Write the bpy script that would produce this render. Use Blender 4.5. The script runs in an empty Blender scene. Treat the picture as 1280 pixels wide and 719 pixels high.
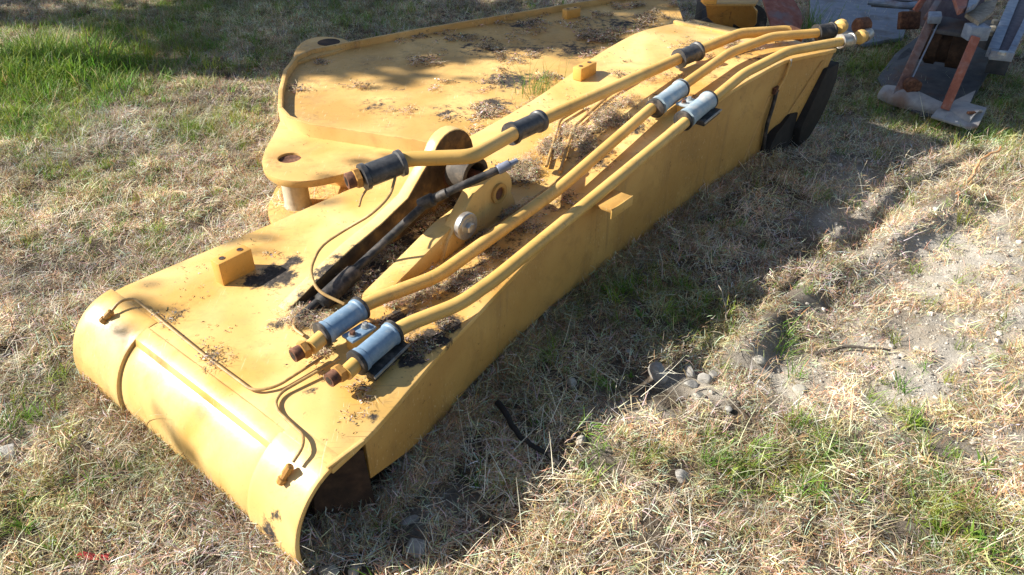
import bpy, bmesh, math, random
import numpy as np
from mathutils import Vector, Matrix, noise as mnoise
random.seed(7)
scene = bpy.context.scene
COL = scene.collection
# ------------------------------------------------------------------ camera, sky, sun, exposure
cam_d = bpy.data.cameras.new("camera"); cam = bpy.data.objects.new("camera", cam_d); COL.objects.link(cam)
cam.location = (0, 0, 1.6); cam.rotation_euler = (math.radians(55), 0, 0)
cam_d.sensor_width = 36; cam_d.lens = 36 * 967 / 1280; cam_d.clip_end = 400; cam_d.clip_start = .05
scene.camera = cam
SUN_EL, SUN_AZ = math.radians(34.5), math.radians(175)      # azimuth of the sun, counted from +x towards +y
world = bpy.data.worlds.new("World"); scene.world = world; world.use_nodes = True
wn = world.node_tree.nodes; wl = world.node_tree.links
sky = wn.new("ShaderNodeTexSky"); sky.sky_type = 'NISHITA'; sky.sun_disc = False
sky.sun_elevation = SUN_EL; sky.sun_rotation = math.pi/2 - SUN_AZ
wl.new(sky.outputs[0], wn["Background"].inputs[0]); wn["Background"].inputs[1].default_value = 0.066
sun_d = bpy.data.lights.new("sun", 'SUN'); sun_d.energy = 5.0; sun_d.angle = math.radians(.5); sun_d.color = (1, .955, .87)
sun = bpy.data.objects.new("sun", sun_d); COL.objects.link(sun)
sd = Vector((math.cos(SUN_EL)*math.cos(SUN_AZ), math.cos(SUN_EL)*math.sin(SUN_AZ), math.sin(SUN_EL)))
sun.rotation_euler = sd.to_track_quat('Z', 'Y').to_euler(); sun.location = (-8, 0, 8)
scene.view_settings.view_transform = 'Standard'; scene.view_settings.look = 'None'
scene.view_settings.exposure = 1.0; scene.view_settings.gamma = 1
scene.cycles.max_bounces = 6; scene.cycles.transparent_max_bounces = 8

# ------------------------------------------------------------------ frame of the boom: u runs along it, y across it (to the left)
ANG = math.radians(50.5)
DU = Vector((math.cos(ANG), math.sin(ANG), 0)); DY = Vector((-math.sin(ANG), math.cos(ANG), 0))
def W(u, y, z): return DU*u + DY*y + Vector((0, 0, z))
def lerp(x, xs, ys): return float(np.interp(x, xs, ys))
ZU, ZV = [.50, .55, .58, .60, .63, .66, .705, 1.2, 1.9, 2.6, 3.3, 3.7], [.10, .155, .199, .218, .240, .2533, .260, .28, .36, .43, .475, .46]
def zt(u): return lerp(u, ZU, ZV)   # height of the boom's top plate

# ------------------------------------------------------------------ ground height and cover
def vnoise(X, Y, s, seed):
    X = np.asarray(X, float)/s; Y = np.asarray(Y, float)/s
    xi = np.floor(X).astype(np.int64); yi = np.floor(Y).astype(np.int64); fx = X-xi; fy = Y-yi
    fx = fx*fx*(3-2*fx); fy = fy*fy*(3-2*fy)
    def h(a, b):
        n = (a*374761393 + b*668265263 + seed*1442695041) & 0x7fffffff
        n = ((n ^ (n >> 13))*1274126177) & 0x7fffffff
        return ((n ^ (n >> 16)) & 0xffff)/65535.0
    return (h(xi, yi)*(1-fx)+h(xi+1, yi)*fx)*(1-fy)+(h(xi, yi+1)*(1-fx)+h(xi+1, yi+1)*fx)*fy
def fbm(X, Y, s, seed, o=3):
    r = 0; a = .5
    for k in range(o): r = r + a*vnoise(X, Y, s/2**k, seed+k); a *= .5
    return r/(1-.5**o)
def blobs(X, Y, L):
    r = np.zeros_like(X)
    for (c, rx, w) in L: r = np.maximum(r, w*np.exp(-((X-c[0])**2+(Y-c[1])**2)/rx**2))
    return r
RIDGE = [(1.9686, 2.9927, 0.0000), (1.7139, 2.7706, 0.0000), (1.5059, 2.5831, 0.0000), (1.3120, 2.4402, 0.0000), (1.1085, 2.3232, 0.0000), (0.9591, 2.1614, 0.0000), (0.8265, 2.0271, 0.0000), (0.7477, 1.9232, 0.0000)]
def seg_dist(X, Y, a, b):
    ax, ay = a[0], a[1]; bx, by = b[0]-ax, b[1]-ay
    t = np.clip(((X-ax)*bx+(Y-ay)*by)/(bx*bx+by*by), 0, 1)
    return np.hypot(X-ax-t*bx, Y-ay-t*by)
def hground(X, Y):
    X = np.asarray(X, float); Y = np.asarray(Y, float)
    z = .035*(fbm(X, Y, .9, 3)-.5) + .035*(fbm(X, Y, .17, 9)-.5) + .014*(vnoise(X, Y, .06, 13)-.5)
    d = np.full(X.shape, 9.)
    for a, b in zip(RIDGE[:-1], RIDGE[1:]): d = np.minimum(d, seg_dist(X, Y, a, b))
    z = z + .062*np.exp(-(d/.05)**2)*(.45+.8*fbm(X, Y, .22, 21)) - .02*np.exp(-((d-.14)/.08)**2)
    bare = bare_mask(X, Y)
    z = z + bare*(.014*(vnoise(X, Y, .035, 31)-.5)+.010*(vnoise(X, Y, .07, 33)-.5))-bare*.022*(fbm(X, Y, .17, 9)-.5)
    z = z - .02*blobs(X, Y, [((1.0255, 2.4402, 0.0000), .5, 1)])
    return z
BARE = [((1.7192, 2.4402, 0.0000), .42, 1.1), ((1.7148, 2.0928, 0.0000), .4, 1.05), ((1.2152, 1.8073, 0.0000), .28, 1), ((0.9176, 1.8073, 0.0000), .20, 1), ((1.4954, 1.9232, 0.0000), .3, 1.), ((1.6051, 3.0904, 0.0000), .3, .95),
        ((0.8090, 1.8641, 0.0000), .12, .8), ((0.5892, 1.7778, 0.0000), .10, 1.2), ((0.4836, 1.8073, 0.0000), .06, 1.), ((1.6395, 2.6746, 0.0000), .12, .9), ((1.3961, 2.8037, 0.0000), .2, .9), ((0.3964, 1.6325, 0.0000), .10, .8), ((2.0628, 2.8717, 0.0000), .3, .6), ((1.5445, 2.3860, 0.0000), .3, .95), ((1.1432, 2.0928, 0.0000), .2, .7),
        ((-0.1632, 1.2875, 0.0000), .12, .5), ((-1.3210, 1.5683, 0.0000), .1, .6), ((-0.9920, 1.8073, 0.0000), .06, .5), ((1.3354, 1.5070, 0.0000), .2, .6), ((1.9629, 3.6085, 0.0000), .35, .5)]
GREEN = [((-2.7457, 4.4681, 0.0000), .62, 1.25), ((-2.5561, 3.7075, 0.0000), .38, 1.1), ((-2.7857, 5.3276, 0.0000), .5, .6), ((-1.6563, 3.7075, 0.0000), .22, .75), ((-1.4204, 1.7706, 0.0000), .12, .5), ((1.0709, 1.2875, 0.0000), .13, .9), ((0.9125, 1.5070, 0.0000), .13, .8),
         ((0.5735, 1.4343, 0.0000), .13, .8), ((0.5797, 2.1383, 0.0000), .28, .75), ((0.3125, 2.2330, 0.0000), .25, .6), ((1.1359, 1.6162, 0.0000), .12, .7), ((2.3879, 3.6575, 0.0000), .35, .9), ((2.7019, 4.6789, 0.0000), .3, .3), ((-0.9362, 1.4202, 0.0000), .08, .8),
         ((-1.2415, 1.2627, 0.0000), .2, .6), ((-1.2150, 5.7096, 0.0000), .7, .6), ((-2.2564, 5.7096, 0.0000), .9, .7), ((0.8766, 1.9232, 0.0000), .13, .6), ((0.4006, 1.5070, 0.0000), .1, .5), ((1.1631, 1.1681, 0.0000), .15, .7), ((0.2394, 1.4485, 0.0000), .08, .6),
         ((-1.3020, 1.8073, 0.0000), .08, .8), ((1.9635, 3.9185, 0.0000), .35, .8), ((0.0992, 1.8073, 0.0000), .2, .4), ((0.7876, 1.3925, 0.0000), .12, .7), ((-0.9689, 1.2875, 0.0000), .1, .4), ((2.2523, 4.5366, 0.0000), .4, .9), ((-1.9618, 3.0904, 0.0000), .3, .4), ((2.7492, 4.0311, 0.0000), .4, .9)]
def bare_mask(X, Y): return np.clip(blobs(X, Y, BARE)*1.25 + (fbm(X, Y, .25, 41)-.5)*1.1 - .12, 0, 1)
def green_mask(X, Y): return np.clip(blobs(X, Y, GREEN)*(.35+1.3*fbm(X, Y, .16, 51)), 0, 1.4)
def hz(x, y): return float(hground(np.array([x]), np.array([y]))[0])

# ------------------------------------------------------------------ materials
def nodes(name):
    m = bpy.data.materials.new(name); m.use_nodes = True; nt = m.node_tree
    return m, nt, nt.nodes, nt.links, nt.nodes["Principled BSDF"]
def ramp(N, L, fac, stops):
    r = N.new("ShaderNodeValToRGB"); e = r.color_ramp.elements
    e[0].position, e[0].color = stops[0][0], (*stops[0][1], 1); e[1].position, e[1].color = stops[-1][0], (*stops[-1][1], 1)
    for p, c in stops[1:-1]: k = e.new(p); k.color = (*c, 1)
    L.new(fac, r.inputs[0]); return r.outputs[0]
def noise_n(N, L, vec, scale, detail=4, rough=.55, dist=0):
    n = N.new("ShaderNodeTexNoise"); n.inputs["Scale"].default_value = scale; n.inputs["Detail"].default_value = detail
    n.inputs["Roughness"].default_value = rough; n.inputs["Distortion"].default_value = dist; L.new(vec, n.inputs["Vector"]); return n.outputs[0]
def mixc(N, L, fac, a, b):
    m = N.new("ShaderNodeMix"); m.data_type = 'RGBA'
    for i, v in ((0, fac), (6, a), (7, b)):
        if isinstance(v, tuple): m.inputs[i].default_value = (*v, 1)
        elif isinstance(v, (int, float)): m.inputs[i].default_value = v
        else: L.new(v, m.inputs[i])
    return m.outputs[2]
def math_n(N, L, op, a, b=0, clamp=False):
    m = N.new("ShaderNodeMath"); m.operation = op; m.use_clamp = clamp
    for i, v in enumerate((a, b)):
        if isinstance(v, (int, float)): m.inputs[i].default_value = v
        else: L.new(v, m.inputs[i])
    return m.outputs[0]
def bump(N, L, h, bs, strength=.3, dist=.002):
    b = N.new("ShaderNodeBump"); b.inputs["Strength"].default_value = strength; b.inputs["Distance"].default_value = dist
    L.new(h, b.inputs["Height"]); L.new(b.outputs[0], bs.inputs["Normal"])
def paint(name, c, c2, rust=.5, stains=(), rough=(.42, .62), dirt=.5):
    """weathered machine paint: faded and fresh tones, rain streaks of dirt, rust chips; stains = (place, radius, strength) of soot and caked dirt"""
    m, nt, N, L, bs = nodes(name)
    pos = N.new("ShaderNodeNewGeometry").outputs["Position"]
    big = noise_n(N, L, pos, 3.0, 3, .5, .4); fine = noise_n(N, L, pos, 42, 6, .68)
    col = mixc(N, L, ramp_f(N, L, big, .38, .66), c, c2)
    blot = noise_n(N, L, pos, 9, 6, .62, .6)
    col = mixc(N, L, math_n(N, L, 'MULTIPLY', ramp_f(N, L, blot, .52, .72), dirt), col, (c2[0]*.62, c2[1]*.58, c2[2]*.55))
    col = mixc(N, L, math_n(N, L, 'MULTIPLY', ramp_f(N, L, noise_n(N, L, pos, 110, 3, .7), .60, .70), .35*dirt), col, (.16, .09, .04))
    # fine scratches and specks
    chips = math_n(N, L, 'MULTIPLY', ramp_f(N, L, fine, .63, .66), ramp_f(N, L, noise_n(N, L, pos, 5.5, 3), .50, .60))
    col = mixc(N, L, math_n(N, L, 'MULTIPLY', chips, rust), col, (.11, .045, .02))
    def streak(sc, seed_, a, b, amt, tone):
        nonlocal col
        mp = N.new("ShaderNodeMapping"); mp.inputs["Scale"].default_value = sc; mp.inputs["Rotation"].default_value = (0, 0, seed_); L.new(pos, mp.inputs[0])
        f = ramp_f(N, L, noise_n(N, L, mp.outputs[0], 1, 3, .6), a, b)
        f = math_n(N, L, 'MULTIPLY', f, ramp_f(N, L, noise_n(N, L, pos, 4.5, 2), .45, .62))
        col = mixc(N, L, math_n(N, L, 'MULTIPLY', f, amt), col, tone)
    streak((9, 200, 60), .35, .63, .67, .7*rust, (.17, .085, .035))
    streak((220, 14, 60), 1.25, .64, .68, .6*rust, (.92, .78, .5))
    streak((34, 34, 1.6), 0, .54, .72, .6*dirt, (.22, .115, .045))
    bv = N.new("ShaderNodeBevel"); bv.samples = 4; bv.inputs["Radius"].default_value = .006
    gn = N.new("ShaderNodeNewGeometry"); dt = N.new("ShaderNodeVectorMath"); dt.operation = 'DOT_PRODUCT'; L.new(bv.outputs[0], dt.inputs[0]); L.new(gn.outputs["Normal"], dt.inputs[1])
    ed = ramp_f(N, L, math_n(N, L, 'SUBTRACT', 1, dt.outputs["Value"]), .02, .12)
    ed = math_n(N, L, 'MULTIPLY', ed, ramp_f(N, L, noise_n(N, L, pos, 16, 5, .7), .44, .60))
    col = mixc(N, L, math_n(N, L, 'MULTIPLY', ed, min(1, rust*1.2)), col, (.13, .055, .028))
    tot = None
    for (p, r, s) in stains:
        d = N.new("ShaderNodeVectorMath"); d.operation = 'DISTANCE'; L.new(pos, d.inputs[0]); d.inputs[1].default_value = p
        f = math_n(N, L, 'DIVIDE', d.outputs["Value"], r)
        f = math_n(N, L, 'SUBTRACT', 1.15, f)
        f = math_n(N, L, 'MULTIPLY', f, s)
        tot = f if tot is None else math_n(N, L, 'MAXIMUM', tot, f)
    rg = ramp_f(N, L, fine, .3, .7)
    rr = math_n(N, L, 'ADD', math_n(N, L, 'MULTIPLY', rg, rough[1]-rough[0]), rough[0])
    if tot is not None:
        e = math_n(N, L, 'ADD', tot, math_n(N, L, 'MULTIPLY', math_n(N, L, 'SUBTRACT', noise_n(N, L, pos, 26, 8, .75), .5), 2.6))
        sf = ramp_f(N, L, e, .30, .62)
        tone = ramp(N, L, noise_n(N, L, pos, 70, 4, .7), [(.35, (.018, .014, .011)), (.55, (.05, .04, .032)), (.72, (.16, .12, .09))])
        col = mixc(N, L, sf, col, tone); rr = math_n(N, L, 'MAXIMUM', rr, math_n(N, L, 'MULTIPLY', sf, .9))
    L.new(col, bs.inputs["Base Color"]); L.new(rr, bs.inputs["Roughness"])
    bs.inputs["Specular IOR Level"].default_value = .5
    h = math_n(N, L, 'ADD', math_n(N, L, 'MULTIPLY', big, 2.5), math_n(N, L, 'MULTIPLY', fine, .35))
    bump(N, L, h, bs, .35, .004)
    return m
def ramp_f(N, L, v, a, b):
    r = N.new("ShaderNodeMapRange"); r.inputs[1].default_value = a; r.inputs[2].default_value = b; L.new(v, r.inputs[0]); return r.outputs[0]
def rough_mat(name, stops, scale=30, rough=.8, metal=0, bmp=.5, big=None, dist=.002, spec=.4):
    m, nt, N, L, bs = nodes(name)
    pos = N.new("ShaderNodeNewGeometry").outputs["Position"]
    f = noise_n(N, L, pos, scale, 6, .65)
    col = ramp(N, L, f, stops)
    if big:
        col = mixc(N, L, ramp_f(N, L, noise_n(N, L, pos, big[0], 4), big[1], big[2]), col, big[3])
    L.new(col, bs.inputs["Base Color"]); bs.inputs["Roughness"].default_value = rough; bs.inputs["Metallic"].default_value = metal
    bs.inputs["Specular IOR Level"].default_value = spec
    bump(N, L, f, bs, bmp, dist); return m
Y1, Y2 = (.62, .355, .088), (.84, .58, .235)
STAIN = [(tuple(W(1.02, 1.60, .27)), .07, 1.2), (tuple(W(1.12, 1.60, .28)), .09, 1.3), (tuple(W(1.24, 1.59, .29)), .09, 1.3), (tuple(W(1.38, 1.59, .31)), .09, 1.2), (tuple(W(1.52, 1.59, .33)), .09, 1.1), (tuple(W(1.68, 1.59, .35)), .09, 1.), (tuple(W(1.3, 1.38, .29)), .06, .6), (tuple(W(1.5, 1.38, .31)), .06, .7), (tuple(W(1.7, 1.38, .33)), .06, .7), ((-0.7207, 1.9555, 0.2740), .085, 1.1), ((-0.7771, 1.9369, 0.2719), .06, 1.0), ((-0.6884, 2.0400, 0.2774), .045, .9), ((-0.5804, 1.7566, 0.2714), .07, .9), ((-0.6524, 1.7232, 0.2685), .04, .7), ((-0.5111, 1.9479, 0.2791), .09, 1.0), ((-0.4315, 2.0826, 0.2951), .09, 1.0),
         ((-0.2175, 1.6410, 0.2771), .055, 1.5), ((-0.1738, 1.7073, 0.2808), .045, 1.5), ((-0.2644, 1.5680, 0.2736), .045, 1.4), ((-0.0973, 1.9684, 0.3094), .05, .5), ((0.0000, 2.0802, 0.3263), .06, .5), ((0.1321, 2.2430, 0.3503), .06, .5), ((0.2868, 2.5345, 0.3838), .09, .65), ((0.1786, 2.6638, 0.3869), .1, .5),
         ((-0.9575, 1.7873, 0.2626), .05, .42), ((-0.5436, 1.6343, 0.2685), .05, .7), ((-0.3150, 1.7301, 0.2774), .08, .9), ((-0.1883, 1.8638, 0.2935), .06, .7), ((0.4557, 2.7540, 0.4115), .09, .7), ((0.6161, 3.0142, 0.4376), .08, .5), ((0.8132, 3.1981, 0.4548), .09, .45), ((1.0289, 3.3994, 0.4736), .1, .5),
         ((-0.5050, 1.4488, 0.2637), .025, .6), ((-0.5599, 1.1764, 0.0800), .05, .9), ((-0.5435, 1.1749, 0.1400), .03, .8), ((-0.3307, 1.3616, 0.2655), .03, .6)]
M = {}
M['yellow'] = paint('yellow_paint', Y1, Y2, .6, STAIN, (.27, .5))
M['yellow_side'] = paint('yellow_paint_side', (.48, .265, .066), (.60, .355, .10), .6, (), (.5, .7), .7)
M['stick'] = paint('old_yellow_paint', (.55, .31, .08), (.75, .48, .17), .9,
    [((0.0000, 3.6310, 0.2800), .17, .8), ((-0.2817, 3.2328, 0.2800), .12, .55), ((-0.6120, 3.3256, 0.2800), .12, .45), ((-0.1280, 4.1135, 0.2800), .2, .5), ((0.0464, 4.5483, 0.2800), .12, .7), ((-0.0720, 3.3256, 0.2800), .1, .8), ((0.6490, 4.5483, 0.2800), .25, .6), ((0.3414, 4.1135, 0.2800), .2, .6), ((-0.9851, 3.9210, 0.2800), .06, .4), ((-0.5276, 3.5244, 0.2800), .05, .5), ((-0.2162, 4.1811, 0.2800), .1, .5), ((0.0854, 4.1135, 0.2800), .2, .5)], (.5, .75), .8)
M['pipe'] = paint('pipe_paint', (.64, .385, .10), (.75, .47, .145), .5, (), (.38, .55), .5)
M['orange'] = paint('block_paint', (.66, .34, .07), (.74, .42, .10), .3, (), (.45, .6), .3)
M['rust'] = rough_mat('rust', [(.3, (.05, .025, .018)), (.5, (.13, .055, .03)), (.7, (.24, .11, .06))], 60, .85)
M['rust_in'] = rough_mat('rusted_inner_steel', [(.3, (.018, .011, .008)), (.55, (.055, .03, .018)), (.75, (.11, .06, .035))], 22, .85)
M['grime'] = rough_mat('oily_grime', [(.3, (.03, .02, .012)), (.5, (.10, .06, .03)), (.68, (.26, .15, .05))], 14, .8)
M['black'] = rough_mat('black_rubber', [(.3, (.012, .012, .013)), (.7, (.04, .038, .036))], 90, .6, 0, .4, (25, .5, .68, (.12, .1, .085)))
M['soot'] = rough_mat('blackened_steel', [(.3, (.010, .009, .008)), (.6, (.022, .019, .017)), (.75, (.05, .038, .03))], 20, .75)
M['sleeve'] = rough_mat('dark_grey_sleeve', [(.3, (.03, .032, .036)), (.7, (.085, .085, .088))], 60, .42, 0, .2, (14, .5, .7, (.15, .14, .13)))
M['eye'] = rough_mat('dusty_cast_steel', [(.3, (.03, .026, .022)), (.55, (.085, .07, .055)), (.75, (.2, .15, .10))], 30, .7)
M['blue'] = rough_mat('blue_grey_clamp', [(.3, (.13, .21, .30)), (.55, (.18, .27, .37)), (.75, (.28, .35, .42))], 55, .5, 0, .15, (18, .56, .72, (.36, .4, .42)))
M['blue2'] = rough_mat('pale_blue_grey_clamp', [(.3, (.25, .34, .40)), (.55, (.33, .41, .46)), (.75, (.45, .5, .52))], 55, .5, 0, .15, (18, .5, .7, (.5, .5, .48)))
M['steel'] = rough_mat('galvanised_steel', [(.3, (.30, .30, .29)), (.6, (.5, .49, .46)), (.75, (.62, .61, .58))], 70, .38, .55, .2, (30, .5, .7, (.3, .24, .19)))
M['tan'] = rough_mat('scuffed_boss', [(.3, (.42, .36, .26)), (.6, (.56, .49, .36)), (.75, (.5, .34, .16))], 35, .7)
M['line'] = rough_mat('brass_line', [(.3, (.30, .17, .06)), (.55, (.46, .29, .11)), (.75, (.58, .40, .17))], 50, .5)
M['brass'] = rough_mat('orange_fitting', [(.3, (.34, .16, .04)), (.6, (.52, .27, .07))], 70, .5)
M['redbar'] = rough_mat('red_oxide_bar', [(.3, (.24, .075, .05)), (.55, (.36, .13, .085)), (.75, (.42, .24, .2))], 30, .75, 0, .3, (9, .52, .7, (.26, .18, .17)))
M['rustbar'] = rough_mat('brown_oxide_bar', [(.3, (.12, .06, .05)), (.55, (.24, .13, .10)), (.75, (.36, .27, .25))], 30, .75, 0, .3, (9, .5, .7, (.20, .19, .2)))
M['grey'] = rough_mat('grey_plate', [(.3, (.24, .24, .25)), (.55, (.36, .355, .35)), (.75, (.47, .45, .42))], 16, .75, 0, .3, (5, .52, .66, (.24, .16, .12)))
M['darkgrey'] = rough_mat('dark_plate', [(.3, (.045, .048, .055)), (.6, (.09, .093, .10)), (.75, (.16, .14, .13))], 16, .6, 0, .3, (6, .55, .7, (.11, .06, .04)))
M['bluegrey'] = rough_mat('blue_grey_metal', [(.3, (.16, .20, .28)), (.55, (.25, .30, .38)), (.75, (.36, .39, .43))], 25, .5, .2, .2, (9, .55, .7, (.16, .12, .12)))
M['purple'] = rough_mat('dull_brown_metal', [(.3, (.09, .07, .085)), (.7, (.17, .14, .16))], 25, .6)
M['stone'] = rough_mat('stone', [(.3, (.20, .185, .165)), (.55, (.33, .31, .275)), (.75, (.44, .42, .38))], 45, .9, 0, .8, None, .004)
M['stone_pale'] = rough_mat('pale_stone', [(.3, (.26, .24, .20)), (.55, (.38, .35, .29)), (.75, (.50, .46, .39))], 45, .9, 0, .8, None, .004)
M['bark'] = rough_mat('bark', [(.3, (.05, .04, .032)), (.6, (.12, .10, .08)), (.75, (.22, .19, .16))], 50, .9, 0, 1, None, .006)
M['stickwood'] = rough_mat('orange_bark', [(.3, (.30, .13, .05)), (.5, (.48, .25, .11)), (.7, (.62, .45, .27))], 40, .85)
M['wood'] = rough_mat('grey_wood', [(.3, (.16, .13, .10)), (.55, (.30, .26, .20)), (.75, (.45, .41, .34))], 40, .9)
M['redpl'] = rough_mat('red_plastic', [(.3, (.28, .02, .018)), (.7, (.42, .04, .03))], 60, .45)
M['slab'] = rough_mat('blue_grey_slab', [(.3, (.16, .19, .235)), (.55, (.22, .255, .31)), (.75, (.30, .32, .35))], 12, .8, 0, .4, (4, .5, .68, (.13, .12, .11)))
# plant matter: colour = blade colour * tint of the instance, some light comes through
def plant(name, rough=.6, trans=.35):
    m, nt, N, L, bs = nodes(name)
    a = N.new("ShaderNodeAttribute"); a.attribute_type = 'GEOMETRY'; a.attribute_name = 'col'
    b = N.new("ShaderNodeAttribute"); b.attribute_type = 'INSTANCER'; b.attribute_name = 'tint'
    mx = N.new("ShaderNodeMix"); mx.data_type = 'RGBA'; mx.blend_type = 'MULTIPLY'; mx.inputs[0].default_value = 1
    L.new(a.outputs["Color"], mx.inputs[6]); L.new(b.outputs["Color"], mx.inputs[7])
    L.new(mx.outputs[2], bs.inputs["Base Color"]); bs.inputs["Roughness"].default_value = rough; bs.inputs["Specular IOR Level"].default_value = .3
    t = N.new("ShaderNodeBsdfTranslucent"); L.new(mx.outputs[2], t.inputs[0])
    ms = N.new("ShaderNodeMixShader"); ms.inputs[0].default_value = trans; L.new(bs.outputs[0], ms.inputs[1]); L.new(t.outputs[0], ms.inputs[2])
    L.new(ms.outputs[0], N["Material Output"].inputs["Surface"]); return m
M['plant'] = plant('plant_matter'); M['litter'] = plant('dry_litter', 1., .12)
def plain_plant(name, stops, trans=.35):
    m = rough_mat(name, stops, 25, .55, 0, .2); nt = m.node_tree; N = nt.nodes; L = nt.links; bs = N["Principled BSDF"]
    t = N.new("ShaderNodeBsdfTranslucent"); src = bs.inputs["Base Color"].links[0].from_socket; L.new(src, t.inputs[0])
    ms = N.new("ShaderNodeMixShader"); ms.inputs[0].default_value = trans; L.new(bs.outputs[0], ms.inputs[1]); L.new(t.outputs[0], ms.inputs[2])
    L.new(ms.outputs[0], N["Material Output"].inputs["Surface"]); return m
M['green'] = plain_plant('green_leaf', [(.3, (.08, .16, .025)), (.55, (.15, .27, .04)), (.75, (.24, .38, .07))])
M['leafy'] = plain_plant('tree_leaf', [(.3, (.03, .06, .015)), (.7, (.06, .10, .03))])
M['strawp'] = plain_plant('straw', [(.3, (.30, .22, .12)), (.55, (.44, .34, .21)), (.75, (.58, .50, .38))], .25)
# soil
def soil():
    m, nt, N, L, bs = nodes('soil')
    pos = N.new("ShaderNodeNewGeometry").outputs["Position"]
    a = N.new("ShaderNodeAttribute"); a.attribute_name = 'bare'
    n1 = noise_n(N, L, pos, 75, 12, .78); n2 = noise_n(N, L, pos, 7, 4, .6)
    dark = ramp(N, L, n1, [(.3, (.055, .042, .03)), (.5, (.12, .092, .066)), (.68, (.22, .18, .135))])
    pale = ramp(N, L, n1, [(.28, (.32, .28, .22)), (.46, (.54, .49, .415)), (.66, (.70, .65, .57))])
    pale = mixc(N, L, ramp_f(N, L, n2, .4, .65), pale, (.46, .39, .30))
    f = math_n(N, L, 'ADD', a.outputs["Fac"], math_n(N, L, 'MULTIPLY', math_n(N, L, 'SUBTRACT', n2, .5), .6), True)
    L.new(mixc(N, L, f, dark, pale), bs.inputs["Base Color"]); bs.inputs["Roughness"].default_value = .95; bs.inputs["Specular IOR Level"].default_value = .15
    bump(N, L, n1, bs, 1., .014); return m
M['soil'] = soil()

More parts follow.
